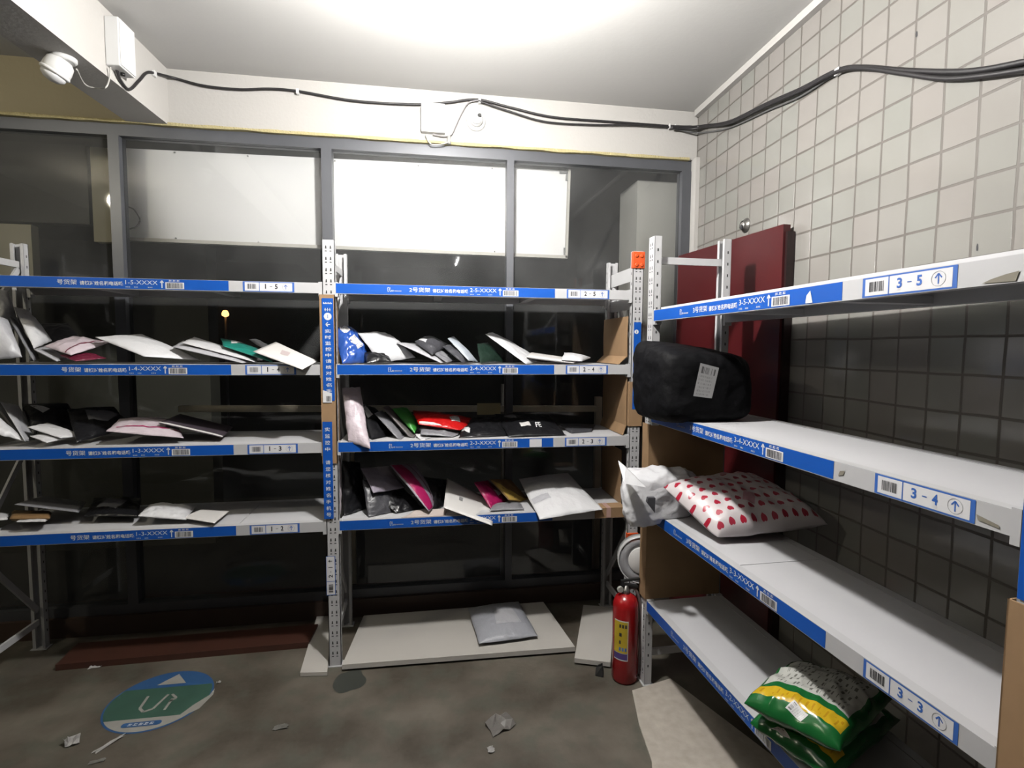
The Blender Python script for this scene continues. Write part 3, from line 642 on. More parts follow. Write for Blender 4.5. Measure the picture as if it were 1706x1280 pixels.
# ------------------------------------------------------------------ parcels
SHELF_CLAMP = None
class Parcel:
    """soft mailer between four corners (front left, back left, back right, front right), puffed up, creased"""
    def __init__(s, name, label, corners, th, m, cat='parcel', group=None, wr=.006, bot=.5, p=2.2, q=.7, zmin=None, seed=None, nx=34, ny=26, edge=.004, fr=14, over=2.524, sag=0.0):
        s.c = [Vector(k) for k in corners]; s.th, s.wr, s.p, s.q, s.fr, s.edge = th, wr, p, q, fr, edge
        s.seed = seed if seed is not None else rnd.random()*50
        A, D, Cc, B = s.c[0], s.c[1], s.c[2], s.c[3]
        n = (B-A+Cc-D).cross(D-A+Cc-B).normalized()
        ctr = (A+B+Cc+D)/4
        if n.dot(EYEV-ctr)+n.z*.5 < 0: n = -n
        s.n = n; s.zmin, s.over, s.sag = zmin, over, sag
        me = bpy.data.meshes.new(name); bm = bmesh.new(); uvl = bm.loops.layers.uv.new('UVMap')
        def grid(side):
            return [[bm.verts.new(s.S(i/nx, j/ny, side)) for i in range(nx+1)] for j in range(ny+1)]
        T = grid(1); Bt = grid(-bot)
        def quad(vs, uvs):
            f = bm.faces.new(vs); f.smooth = True
            for l, uv in zip(f.loops, uvs): l[uvl].uv = uv
        for j in range(ny):
            for i in range(nx):
                uv = [(i/nx,j/ny),((i+1)/nx,j/ny),((i+1)/nx,(j+1)/ny),(i/nx,(j+1)/ny)]
                quad([T[j][i],T[j][i+1],T[j+1][i+1],T[j+1][i]], uv); quad([Bt[j+1][i],Bt[j+1][i+1],Bt[j][i+1],Bt[j][i]], uv[::-1])
        rim = [(i,0) for i in range(nx)]+[(nx,j) for j in range(ny)]+[(i,ny) for i in range(nx,0,-1)]+[(0,j) for j in range(ny,0,-1)]
        for (a, b), (c, d) in zip(rim, rim[1:]+rim[:1]): quad([T[b][a],Bt[b][a],Bt[d][c],T[d][c]], [(a/nx,b/ny)]*2+[(c/nx,d/ny)]*2)
        bmesh.ops.recalc_face_normals(bm, faces=bm.faces[:])
        bm.to_mesh(me); bm.free()
        s.o = link(name, me, m); tag(s.o, label, cat, group)
    def S(s, u, v, side):
        A, D, Cc, B = s.c
        e = (1-abs(2*u-1)**s.p)**s.q*(1-abs(2*v-1)**s.p)**s.q if 0 < u < 1 and 0 < v < 1 else 0
        # outline wobble
        w = s.edge; uu = u+w/max((B-A).length,.02)*noise.noise((v*5, s.seed, 1))*(1 if u in (0,1) else abs(2*u-1)); vv = v+w/max((D-A).length,.02)*noise.noise((u*5, s.seed, 2))*(1 if v in (0,1) else abs(2*v-1))
        P = (A*(1-uu)+B*uu)*(1-vv)+(D*(1-uu)+Cc*uu)*vv
        h = s.th*e
        if s.wr:
            q = P*s.fr+Vector((s.seed, 0, 0))
            k = 1-abs(noise.noise(q))*2; k2 = 1-abs(noise.noise(q*2.3))*2
            h += s.wr*(k*.8+k2*.4-.4)*min(1, e*1.5+.15)
        P = P+s.n*(h*side if side > 0 else h*side)+s.n*(.0012 if side > 0 else -.0012)
        if s.sag: P.z -= s.sag*e
        if s.zmin is not None and s.over(P) if callable(s.over) else (s.zmin is not None and P.y > s.over):
            if P.z < s.zmin: P.z = s.zmin+.0006*(1 if side > 0 else 0)
        return P
    def uv_at(s, px, py):
        best = None
        for i in range(1, 40):
            for j in range(1, 40):
                x, y = pix(s.S(i/40, j/40, 1)); dd = (x-px)**2+(y-py)**2
                if best is None or dd < best[0]: best = (dd, i/40, j/40)
        return best[1], best[2]
    def patch(s, name, m, uv4=None, px4=None, label=None, lift=.0012, nx=8, ny=8):
        if px4: uv4 = [s.uv_at(*q) for q in px4]
        a, b, c, d = [Vector((*q, 0)) for q in uv4]      # lower left, lower right, upper right, upper left
        bm = bmesh.new(); uvl = bm.loops.layers.uv.new('UVMap'); G = []
        for j in range(ny+1):
            row = []
            for i in range(nx+1):
                t = (a*(1-i/nx)+b*(i/nx))*(1-j/ny)+(d*(1-i/nx)+c*(i/nx))*(j/ny)
                row.append(bm.verts.new(s.S(min(max(t.x,.001),.999), min(max(t.y,.001),.999), 1)+s.n*lift))
            G.append(row)
        for j in range(ny):
            for i in range(nx):
                f = bm.faces.new([G[j][i],G[j][i+1],G[j+1][i+1],G[j+1][i]]); f.smooth = True
                for l, uv in zip(f.loops, ((i/nx,j/ny),((i+1)/nx,j/ny),((i+1)/nx,(j+1)/ny),(i/nx,(j+1)/ny))): l[uvl].uv = uv
        me = bpy.data.meshes.new(name); bm.to_mesh(me); bm.free()
        o = link(name, me, m, s.o)
        if label: o['label'] = label
        return o
def C4(*q): return [at(*k) for k in q]                    # front left, back left, back right, front right as (pixel x, pixel y, depth)
G14, G13, G12 = 'parcels on shelf 1-4', 'parcels on shelf 1-3', 'parcels on shelf 1-2'
G24, G23, G22 = 'parcels on shelf 2-4', 'parcels on shelf 2-3', 'parcels on shelf 2-2'
zs = {G14: ZB[1], G13: ZB[2], G12: ZB[3], G24: ZB[1], G23: ZB[2], G22: ZB[3]}
def mailer(label, g, cs, th, m, name='mailer', cat='parcel', **k): return Parcel(name, label, C4(*cs), th, m, cat, g, zmin=zs[g]+.002, **k)
def stiff(label, g, cs, th, m, name='flat_mailer', cat='parcel', **k): return Parcel(name, label, C4(*cs), th, m, cat, g, zmin=zs[g]+.002, wr=k.pop('wr',.0), p=30, q=.5, bot=1, edge=0, nx=16, ny=12, **k)

# --- shelf 1-4
a = mailer('tall white mailer leaning at the far left of shelf 1-4', G14, ((-18,560,2.72),(-14,478,2.76),(14,486,2.80),(34,545,2.76)), .03, F_GREYW, wr=.008)
a = mailer('white mailer with black print leaning behind the thin edges on shelf 1-4', G14, ((57,581,2.60),(23,512,2.74),(42,516,2.80),(87,568,2.76)), .02, F_WHITE, wr=.006); a.patch('printed_mark', INKG, px4=((34,541),(39,544),(38,536),(34,534)))
mailer('puffy grey-white mailer standing at the front left end of shelf 1-4', G14, ((-18,600,2.56),(-18,520,2.60),(13,533,2.66),(38,595,2.58)), .03, F_GREYW, wr=.008)
stiff('thin grey mailer with white bottom edge leaning at the left of shelf 1-4', G14, ((56,601,2.57),(14,528,2.70),(22,527,2.78),(66,598,2.72)), .004, F_GREY)
stiff('thin grey mailer lying low in front of the pinkish mailer on shelf 1-4', G14, ((95,602,2.56),(56,582,2.62),(72,576,2.78),(117,599,2.76)), .004, F_GREYW)
a = mailer('crumpled pinkish-white mailer with a maroon thread on shelf 1-4', G14, ((118,592,2.57),(74,577,2.64),(124,561,2.78),(183,571,2.74)), .022, F_PINK, wr=.008); a.patch('seam_line', F_MAROON, uv4=((.0,.2),(1,.16),(1,.2),(0,.24)), nx=20, ny=1)
mailer('flat maroon mailer under the pinkish mailer on shelf 1-4', G14, ((125,602,2.555),(100,592,2.62),(150,590,2.72),(177,597,2.66)), .012, F_MAROON)
mailer('dark grey mailer at the back of shelf 1-4', G14, ((88,572,2.80),(52,540,2.88),(112,540,2.91),(138,566,2.86)), .02, F_DGREY)
mailer('large white padded mailer lying across shelf 1-4', G14, ((240,594,2.56),(159,562,2.66),(236,557,2.80),(334,600,2.70)), .022, F_WHITE, wr=.003)
mailer('thin white mailer, lower of the pair right of the large white one on shelf 1-4', G14, ((404,605,2.57),(287,578,2.64),(305,568,2.80),(428,600,2.78)), .012, F_GREYW, wr=.003)
mailer('thin white mailer, upper of the pair right of the large white one on shelf 1-4', G14, ((424,603,2.60),(302,571,2.66),(324,562,2.82),(438,600,2.80)), .012, F_WHITE, wr=.003)
a = mailer('teal green mailer on shelf 1-4', G14, ((455,604,2.60),(372,577,2.66),(368,564,2.82),(428,580,2.82)), .014, F_TEAL, wr=.003); a.patch('white_label', P_CARD, px4=((384,573),(408,566),(406,562),(385,568)))
mailer('dark mailer with white edge half hidden behind the white card on shelf 1-4', G14, ((440,582,2.84),(415,566,2.88),(425,565,2.92),(452,578,2.90)), .008, F_GREYW)
a = stiff('white card mailer hanging over the front edge of shelf 1-4', G14, ((503.5,616,2.44),(421.5,586,2.60),(459.5,570,2.76),(529,602,2.58)), .004, P_CARD, over=2.55); a.patch('faint_print', mat('faint_pink_print', (.6,.5,.5), .5), px4=((466,590),(480,594),(484,588),(470,584)))
# --- shelf 1-3
mailer('white mailer standing at the front left end of shelf 1-3', G13, ((-10,722,2.55),(-10,690,2.60),(7,705,2.64),(43,736,2.60)), .014, F_WHITE)
mailer('grey-white mailer leaning at the left end of shelf 1-3', G13, ((42,736,2.58),(1,670,2.68),(31,676,2.80),(58,732,2.74)), .012, F_GREYW, wr=.003)
a = mailer('black bag with small white label at the left of shelf 1-3', G13, ((52,716,2.70),(36,673,2.80),(112,672,2.91),(152,724,2.84)), .03, F_BLACK, wr=.006); a.patch('shipping_label', SHIP, px4=((72,688),(83,682),(62,675),(50,677)))
a = mailer('black bag with grey label in the middle of shelf 1-3', G13, ((128,738,2.57),(112,682,2.78),(190,678,2.91),(218,712,2.84)), .03, F_BLACK, wr=.006); a.patch('shipping_label', F_GREY, px4=((147,700),(181,702),(204,690),(141,683)))
mailer('long white roll-shaped mailer at the front of shelf 1-3', G13, ((100,730,2.58),(46,712,2.62),(80,705,2.72),(141,727,2.68)), .012, F_WHITE, wr=.003)
mailer('small white mailer lying at the front edge of shelf 1-3', G13, ((78,738,2.54),(50,727,2.58),(82,722,2.68),(114,729,2.64)), .006, F_WHITE, wr=.003)
a = mailer('pinkish-white mailer with a red seam on shelf 1-3', G13, ((177,719,2.56),(200,698,2.78),(290,699,2.82),(306,730,2.58)), .024, F_PINK, wr=.007); a.patch('seam_line', F_MAG, uv4=((.1,.16),(1,.22),(1,.26),(.1,.2)), nx=20, ny=1); a.patch('white_label', P_CARD, px4=((281,715),(300,719),(304,709),(285,706)))
stiff('flat dark purple box with white edge on shelf 1-3', G13, ((264,705,2.62),(300,690,2.88),(388,712,2.90),(370,729,2.60)), .004, mat('dark_purple_card', (.07,.055,.07), .5)).patch('white_edge', P_CARD, uv4=((0,0),(1,0),(1,.06),(0,.06)), nx=8, ny=1)
# --- shelf 1-2
stiff('flat grey mailer at the left of shelf 1-2', G12, ((24,841,2.62),(70,827,2.88),(143,837,2.86),(131,854,2.64)), .004, F_GREY)
stiff('flat brown kraft box at the left front of shelf 1-2', G12, ((16,865,2.58),(20,853,2.76),(86,855,2.76),(83,864,2.58)), .010, P_BROWN)
mailer('white envelope at the far left of shelf 1-2', G12, ((-12,868,2.55),(-12,856,2.72),(16,856,2.72),(12,866,2.56)), .006, F_WHITE)
mailer('flat white envelope under the brown kraft box on shelf 1-2', G12, ((28,870,2.55),(35,863,2.66),(84,862,2.68),(76,869,2.55)), .003, F_WHITE)
a = mailer('black bag with grey label on shelf 1-2', G12, ((140,860,2.64),(158,830,2.89),(236,830,2.90),(228,860,2.62)), .024, F_BLACK, wr=.006); a.patch('shipping_label', F_GREY, px4=((160,846),(194,848),(212,834),(178,832)))
mailer('crumpled white mailer on shelf 1-2', G12, ((230,860,2.57),(250,841,2.76),(325,845,2.76),(310,866,2.58)), .022, F_WHITE, wr=.012, fr=20)
stiff('flat white envelope with its corner over the edge of shelf 1-2', G12, ((302,863,2.60),(335,849,2.70),(382,852,2.70),(357,872,2.51)), .002, P_CARD)
# --- shelf 2-4
a = mailer('shiny blue bag with two white labels at the left end of shelf 2-4', G24, ((570,606,2.57),(556,545,2.70),(586,545,2.80),(621,604,2.68)), .045, F_BLUE, wr=.014, fr=22); a.patch('shipping_label', SHIP, px4=((574,556),(584,550),(574,543),(565,546))); a.patch('shipping_label', SHIP, px4=((596,582),(605,576),(590,558),(580,564)))
mailer('black bag under the white mailer on shelf 2-4', G24, ((612,605,2.56),(606,588,2.66),(645,584,2.70),(652,603,2.60)), .016, F_BLACK, wr=.008)
mailer('bulging white mailer next to the blue bag on shelf 2-4', G24, ((634,604,2.60),(596,555,2.70),(642,555,2.82),(692,596,2.74)), .045, F_WHITE, wr=.007)
mailer('flat grey-white mailer sloping down in the middle of shelf 2-4', G24, ((735,605,2.57),(660,571,2.68),(692,572,2.84),(757,601,2.78)), .012, F_GREYW, wr=.003)
a = mailer('rolled dark grey parcel with a pale band on shelf 2-4', G24, ((720,591,2.60),(691,569,2.72),(713,562,2.82),(749,575,2.80)), .03, F_DGREY, wr=.005); a.patch('pale_band', F_WHITE, uv4=((.12,.55),(.3,.62),(.3,.95),(.12,.9))); a.patch('pale_band', F_WHITE, uv4=((.45,.82),(.95,.82),(.95,.95),(.45,.95)))
mailer('small grey mailer under the rolled dark parcel on shelf 2-4', G24, ((744,604,2.57),(718,586,2.66),(736,584,2.76),(757,601,2.68)), .01, F_GREY)
mailer('dark grey mailer leaning right of the rolled parcel on shelf 2-4', G24, ((770,604,2.57),(737,577,2.68),(752,575,2.78),(790,601,2.74)), .022, F_DGREY)
mailer('thin bluish-white mailer leaning on the dark ones on shelf 2-4', G24, ((781,601,2.58),(746,564,2.70),(756,561,2.80),(796,603,2.72)), .012, mat('bluish_white_film', (.55,.60,.66), .4), wr=.003)
mailer('dark green bag behind the right white mailer on shelf 2-4', G24, ((800,605,2.57),(795,573,2.70),(812,571,2.82),(840,603,2.74)), .02, F_DGREEN)
mailer('long white mailer leaning steeply on shelf 2-4', G24, ((877,607,2.56),(809,557,2.72),(820,554,2.86),(906,603,2.80)), .018, F_WHITE, wr=.003)
stiff('flat white box lying at the right of shelf 2-4', G24, ((877,595,2.62),(882,588,2.84),(962,600,2.84),(957,605,2.60)), .006, P_CARD)
mailer('small puffy white mailer on the flat white box on shelf 2-4', G24, ((936,600,2.60),(940,588,2.76),(984,596,2.76),(970,602,2.60)), .018, F_WHITE, wr=.003)
# --- shelf 2-3
mailer('tall pinkish-white mailer standing at the left end of shelf 2-3', G23, ((580,736,2.535),(570,647,2.66),(600,645,2.74),(617,748,2.505)), .03, F_PINK, wr=.007, over=2.53)
a = mailer('black bag with white label leaning behind the grey mailers on shelf 2-3', G23, ((620,738,2.58),(600,672,2.78),(626,680,2.86),(668,735,2.74)), .02, F_BLACK); a.patch('shipping_label', SHIP, px4=((613,697),(621,690),(608,676),(603,682)))
mailer('grey rounded mailer leaning on shelf 2-3', G23, ((668,737,2.57),(624,689,2.70),(637,684,2.80),(679,732,2.72)), .014, F_GREY, wr=.003)
stiff('thin grey-brown mailer leaning next to the green bag on shelf 2-3', G23, ((690,736,2.60),(638,679,2.72),(646,676,2.82),(698,733,2.76)), .005, mat('grey_brown_film', (.17,.15,.15), .45))
mailer('bright green bag on shelf 2-3', G23, ((691,722,2.68),(653,681,2.78),(677,679,2.88),(699,712,2.82)), .028, F_GREEN, wr=.008)
a = mailer('red mailer with white label on shelf 2-3', G23, ((697,707,2.64),(688,684,2.84),(800,700,2.84),(766,717,2.64)), .026, F_RED, wr=.006); a.patch('shipping_label', SHIP, px4=((753,703),(767,704),(763,695),(749,695))); a.patch('white_band', P_CARD, px4=((697,709),(735,713),(735,708),(697,703)))
mailer('small white flap-like mailer at the front edge of shelf 2-3', G23, ((704,739,2.53),(692,724,2.62),(711,722,2.70),(722,734,2.62)), .004, F_WHITE, over=2.55)
mailer('clear grey mailer under the red one on shelf 2-3', G23, ((701,724,2.60),(700,711,2.70),(770,720,2.70),(756,728,2.60)), .010, F_GREY, wr=.005)
a = mailer('crumpled black bag left of the lettered one on shelf 2-3', G23, ((764,732,2.57),(775,698,2.85),(846,694,2.85),(846,729,2.60)), .026, F_BLACK, wr=.01); a.patch('shipping_label', SHIP, px4=((769,719),(783,721),(783,713),(772,713)))
a = mailer('black mailer with white letters and labels on shelf 2-3', G23, ((848,728,2.56),(824,690,2.85),(915,692,2.87),(944,727,2.58)), .024, F_BLACK, wr=.005)
a.patch('shipping_label', P_CARD, px4=((868,711),(885,709),(881,703),(864,705))); a.patch('shipping_label', F_GREY, px4=((840,696),(862,697),(856,692),(838,692))); a.patch('shipping_label', P_CARD, px4=((933,714),(939,712),(934,704),(928,705)))
def letters_on(pc, txt, px4, m, rot=0):                   # lettering printed on a parcel
    uv = [Vector((*pc.uv_at(*q), 0)) for q in px4]; vs, fs = text_polys(txt, .03); bm = bmesh.new(); vv = []
    for x, y in vs:
        if rot: x, y = y, 1-x
        t = (uv[0]*(1-x)+uv[1]*x)*(1-y)+(uv[3]*(1-x)+uv[2]*x)*y
        vv.append(bm.verts.new(pc.S(t.x, t.y, 1)+pc.n*.002))
    for f in fs:
        try: bm.faces.new([vv[k] for k in f])
        except ValueError: pass
    me = bpy.data.meshes.new('lettering'); bm.to_mesh(me); bm.free(); return link('lettering', me, m, pc.o)
letters_on(a, 'FE', ((893,713),(903,712),(900,703),(891,704)), WHITE)
stiff('flat dark grey mailer at the right end of shelf 2-3', G23, ((952,723,2.64),(930,706,2.86),(992,708,2.88),(986,720,2.68)), .005, F_DGREY)
# --- shelf 2-2
mailer('narrow pinkish bag squeezed beside the post at the left end of shelf 2-2', G22, ((557,866,2.585),(559,768,2.62),(567,762,2.70),(567,862,2.62)), .010, F_PINK)
mailer('black bag standing at the left end of shelf 2-2', G22, ((573,866,2.60),(570,768,2.68),(599,770,2.82),(612,862,2.72)), .03, F_BLACK, wr=.012)
a = mailer('black mailer with a white label along its lower edge on shelf 2-2', G22, ((614,866,2.56),(604,800,2.66),(645,793,2.82),(692,858,2.70)), .028, F_DGREY, wr=.006); a.patch('white_label', P_CARD, px4=((643,864),(668,862),(662,856),(640,858)))
mailer('lavender mailer leaning on the black ones on shelf 2-2', G22, ((622,822,2.60),(601,780,2.72),(648,777,2.84),(675,813,2.74)), .016, F_LAV, wr=.003)
mailer('glossy black bag under the lavender mailer on shelf 2-2', G22, ((660,856,2.60),(622,822,2.68),(672,814,2.80),(712,856,2.68)), .02, F_BLACK, wr=.01)
a = mailer('lavender mailer with magenta stripes leaning on shelf 2-2', G22, ((715,853,2.55),(650,775,2.68),(692,773,2.84),(729,838,2.70)), .026, F_LAV, wr=.003)
a.patch('magenta_band', F_MAG, uv4=((.02,.02),(.36,.02),(.36,.98),(.02,.98)), ny=20); a.patch('thread', F_MAROON, uv4=((.55,.02),(.585,.02),(.585,.98),(.55,.98)), nx=1, ny=20)
mailer('glossy black bag right of the striped mailer on shelf 2-2', G22, ((722,853,2.60),(706,795,2.76),(746,800,2.88),(749,843,2.76)), .024, F_BLACK, wr=.01)
stiff('long white card mailer hanging over beam 2-2', G22, ((739,846,2.52),(745,797,2.82),(826,838,2.80),(820,876,2.475)), .003, P_CARD, over=2.6).patch('faint_print', INKG, px4=((765,833),(771,836),(772,831),(766,828)))
a = mailer('magenta bag with white marks on shelf 2-2', G22, ((818,848,2.60),(790,804,2.72),(813,801,2.86),(849,836,2.76)), .024, F_MAG, wr=.006); a.patch('white_mark', F_WHITE, uv4=((.5,.25),(.75,.3),(.72,.45),(.45,.5))); a.patch('white_mark', F_WHITE, uv4=((.7,.45),(.95,.4),(.95,.5),(.7,.6)))
mailer('low grey mailer in front of the magenta bag on shelf 2-2', G22, ((816,851,2.56),(822,839,2.66),(866,838,2.68),(873,849,2.57)), .010, F_GREY, wr=.005)
a = mailer('brown padded envelope with yellow lower edge on shelf 2-2', G22, ((848,834,2.64),(816,799,2.72),(851,800,2.86),(886,840,2.78)), .010, P_BROWN); a.patch('yellow_edge', P_YELLOW, uv4=((.02,.02),(.98,.02),(.42,.3),(.02,.97)))
a = mailer('large grey-white mailer hanging over the front of shelf 2-2', G22, ((899,866,2.45),(864,798,2.84),(945,788,2.90),(1004,849,2.50)), .035, F_WHITE, wr=.005, over=2.55); a.patch('clear_flap', F_GREYW, uv4=((.02,.3),(.3,.3),(.3,.42),(.02,.42)))
stiff('strip of pale pink card lying on the front edge of shelf 2-2', G22, ((668,867,2.53),(690,851,2.60),(745,847,2.62),(741,862,2.53)), .001, P_CREAM)

# --- right rack
class Bulk(Parcel):
    """bulky bag: rounded block between eight corners (bottom ring, top ring), creased"""
    def __init__(s, name, label, c8, m, cat='parcel', group=None, rnd_=.22, wr=.01, fr=11, n=22, zmin=None, seed=3.0, crease=1.0):
        s.c8 = [Vector(k) for k in c8]; s.k, s.wr, s.fr, s.seed, s.zmin = rnd_, wr, fr, seed, zmin
        bm = bmesh.new(); bmesh.ops.create_cube(bm, size=2); bmesh.ops.subdivide_edges(bm, edges=bm.edges[:], cuts=n, use_grid_fill=True)
        for v in bm.verts: v.co = s.M(v.co)
        for f in bm.faces: f.smooth = True
        bmesh.ops.recalc_face_normals(bm, faces=bm.faces[:])
        me = bpy.data.meshes.new(name); bm.to_mesh(me); bm.free(); s.o = link(name, me, m); tag(s.o, label, cat, group)
    def M(s, q):
        q = Vector(q); sp = q.normalized(); p = 6.0
        L = (abs(q.x)**p+abs(q.y)**p+abs(q.z)**p)**(1/p); b = q/L
        b = b*(1-s.k)+sp*s.k*1.15
        u, v, w = [(x+1)/2 for x in b]; c = s.c8
        P = ((c[0]*(1-u)+c[1]*u)*(1-v)+(c[3]*(1-u)+c[2]*u)*v)*(1-w)+((c[4]*(1-u)+c[5]*u)*(1-v)+(c[7]*(1-u)+c[6]*u)*v)*w
        k = P*s.fr+Vector((s.seed,)*3); f = (1-abs(noise.noise(k))*2)*.8+(1-abs(noise.noise(k*2.4))*2)*.4-.4
        d = (P-sum(c, Vector())/8).normalized(); P = P+d*s.wr*f
        if s.zmin and P.z < s.zmin and s.in_(P): P.z = s.zmin
        return P
    def in_(s, P): return P.x > .95
GR = 'parcels on the right rack'
zq = Z3[1]+.002
b0 = [(.865,1.80,zq-.01),(1.22,1.79,zq),(1.24,2.14,zq),(.85,2.145,zq-.03)]; b1 = [(.865,1.82,1.51),(1.22,1.81,1.49),(1.24,2.13,1.52),(.84,2.145,1.575)]
bk = Bulk('bulky_bag', 'bulky black plastic bag with white shipping label filling the left end of shelf 3-4', b0+b1, mat('black_bag_film', (.007,.007,.008), .6, spec=.06, bump=.5, bscale=22), 'parcel', GR, .05, .006, 13, 34, zmin=zq)
def face_patch(pc, name, m, px4, y, lab=None):
    P = [at(px, py, y) for px, py in px4]; bm = bmesh.new(); uvl = bm.loops.layers.uv.new('UVMap')
    f = bm.faces.new([bm.verts.new(p) for p in P])
    for l, uv in zip(f.loops, ((0,0),(1,0),(1,1),(0,1))): l[uvl].uv = uv
    me = bpy.data.meshes.new(name); bm.to_mesh(me); bm.free(); return link(name, me, m, pc.o)
face_patch(bk, 'shipping_label', SHIP, ((1155,660),(1186,664),(1198,613),(1167,605)), 1.755)
tp = MB(); tp.bar(at(1066,648,1.80), at(1110,600,1.80), .001, .02); 
tp.bm.free()
zq = Z3[2]+.002
b0 = [(.80,1.99,zq-.045),(1.12,2.02,zq),(1.16,2.13,zq),(.83,2.145,zq-.02)]; b1 = [(.80,2.0,.985),(1.13,2.05,.985),(1.16,2.13,1.01),(.82,2.145,1.03)]
wb = Bulk('crumpled_bag', 'crumpled white plastic bag hanging over the left end of shelf 3-3', b0+b1, F_SHINY, 'parcel', GR, .2, .013, 12, 30, zmin=zq, seed=8)
fl = MB(); P = [at(1030,769,2.02), at(1042,779,1.99), at(1076,812,1.93), at(1064,820,1.92), at(1040,806,1.94), at(1030,786,1.98)]
fl.hexa([P[0], P[1], P[2], P[4], P[0]+Vector((.004,.01,.002)), P[1]+Vector((.004,.01,.002)), P[2]+Vector((.004,.01,.002)), P[4]+Vector((.004,.01,.002))]); fl.build('torn_flap', F_WHITE, wb.o)
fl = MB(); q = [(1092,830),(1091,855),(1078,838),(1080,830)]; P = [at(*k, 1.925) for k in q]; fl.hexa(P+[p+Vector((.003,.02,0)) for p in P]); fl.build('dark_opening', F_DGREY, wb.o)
hb = Parcel('hearts_mailer', 'large white mailer printed with red hearts lying on shelf 3-3', [atz(1196,895,.845), atz(1106,812,.96), atz(1250,797,.93), atz(1380,874,.875)], .072, HEARTS, 'parcel', GR, wr=.010, bot=.45, p=4.0, q=.5, zmin=zq, nx=60, ny=50, over=lambda P: P.x > .97, fr=8)
hb.patch('faded_print', mat('faded_red_print', (.62,.33,.38), .4), uv4=((.35,.28),(.42,.2),(.52,.36),(.45,.42))); hb.patch('faded_print', mat('faded_red_print', (.62,.33,.38), .4), uv4=((.5,.84),(.58,.83),(.6,.92),(.52,.93)))
zq = Z3[3]+.002
rb2 = Parcel('grain_bag', 'green printed bag underneath the other green bag on shelf 3-2', [atz(1250,1205,.44), atz(1345,1130,.44), atz(1500,1200,.44), atz(1385,1300,.43)], .05, RICE, 'bag of grain', GR, wr=.012, bot=.7, p=3, q=.5, zmin=zq, over=lambda P: P.x > .985, fr=12, nx=50, ny=40)
rb1 = Parcel('grain_bag', 'green printed bag with yellow band and white label, upper of two on shelf 3-2', [atz(1240,1172,.52), atz(1318,1108,.53), atz(1490,1162,.53), atz(1400,1252,.525)], .055, RICE, 'bag of grain', GR, wr=.012, bot=.7, p=3, q=.5, seed=11, fr=12, nx=60, ny=50)
# its printed side runs along the aisle edge
for pc in (rb1, rb2):
    uvl = pc.o.data.uv_layers['UVMap'].data
rb1.patch('shipping_label', SHIP, px4=((1332,1208),(1349,1192),(1325,1168),(1306,1183)))
rb2.patch('white_sticker', SHIP, px4=((1300,1228),(1318,1230),(1306,1214),(1284,1216)))

# ------------------------------------------------------------------ floor things
bd = MB(); q = [at(567,1112,2.505), at(957,1080,2.46)]
P = [atz(570,1108,.035), atz(958,1078,.035), atz(905,1003,.035), atz(606,1026,.035)]
BOARDF = mat('white_melamine_board', (.60,.575,.53), .5, var=.06, vscale=4); CHIP = mat('chipboard_edge', (.30,.24,.17), .9)
bd.hexa([Vector((p.x,p.y,.012)) for p in P]+P); tag(bd.build('floor_board', BOARDF), 'long white board lying on the floor under the middle rack', 'board', 'white boards on the floor')
bd = MB(); P = [atz(957,1097,.032), atz(1017,1104,.032), atz(1024,1012,.032), atz(972,1008,.032)]; bd.hexa([Vector((p.x,p.y,.01)) for p in P]+P)
tag(bd.build('floor_board', BOARDF), 'short white board on the floor left of the fire extinguisher', 'board', 'white boards on the floor')
bd = MB(); P = [atz(500,1121,.02), atz(545,1120,.02), atz(556,1010,.02), atz(534,1006,.02)]; bd.hexa([Vector((p.x,p.y,.002)) for p in P]+P)
tag(bd.build('floor_board', BOARDF), 'narrow white board on the floor behind the post between the two racks', 'board', 'white boards on the floor')
for ya, lab in ((2.60,'wooden batten under the front of the long white floor board'), (2.82,'wooden batten under the back of the long white floor board')): tag(MB().box(-.36, .66, ya, ya+.03, 0, .012).build('batten', CHIP), lab, 'batten')
Parcel('mailer', 'grey-white mailer lying on the white floor board', [atz(798,1073,.055), atz(780,1014,.06), atz(864,1003,.06), atz(896,1060,.055)], .045, film('pale_grey_film', (.42,.43,.47)), 'parcel', None, wr=.004, bot=.7, zmin=.037, over=0).patch('clear_window', F_GREYW, uv4=((.35,.25),(.8,.25),(.75,.62),(.4,.62)))
wd = MB(); P = [atz(92,1108,.03), atz(515,1070,.03), atz(530,1040,.03), atz(130,1072,.03)]
wd.hexa([Vector((p.x,p.y,0)) for p in P]+P); tag(wd.build('wooden_plank', mat('dark_red_wood', (.065,.022,.013), .5, var=.3, vscale=12)), 'dark red wooden plank on the floor under the left rack', 'plank')
# terrazzo slab under the right rack
TERR = mat('speckled_stone_slab', (.52,.47,.41), .6, var=.28, vscale=28)
mb_ = MB(); out = [(.893,2.135),(1.10,2.19),(1.30,1.60),(1.30,1.20),(.62,1.20),(.70,1.45),(.81,1.74),(.84,1.93)]
vs = [mb_.bm.verts.new((x,y,.008)) for x, y in out]; f = mb_.bm.faces.new(vs); r = bmesh.ops.extrude_face_region(mb_.bm, geom=[f])
for v in [g for g in r['geom'] if isinstance(g, bmesh.types.BMVert)]: v.co.z = .001
tag(mb_.build('stone_slab', TERR), 'pale speckled stone slab on the floor at the foot of the right rack', 'slab')
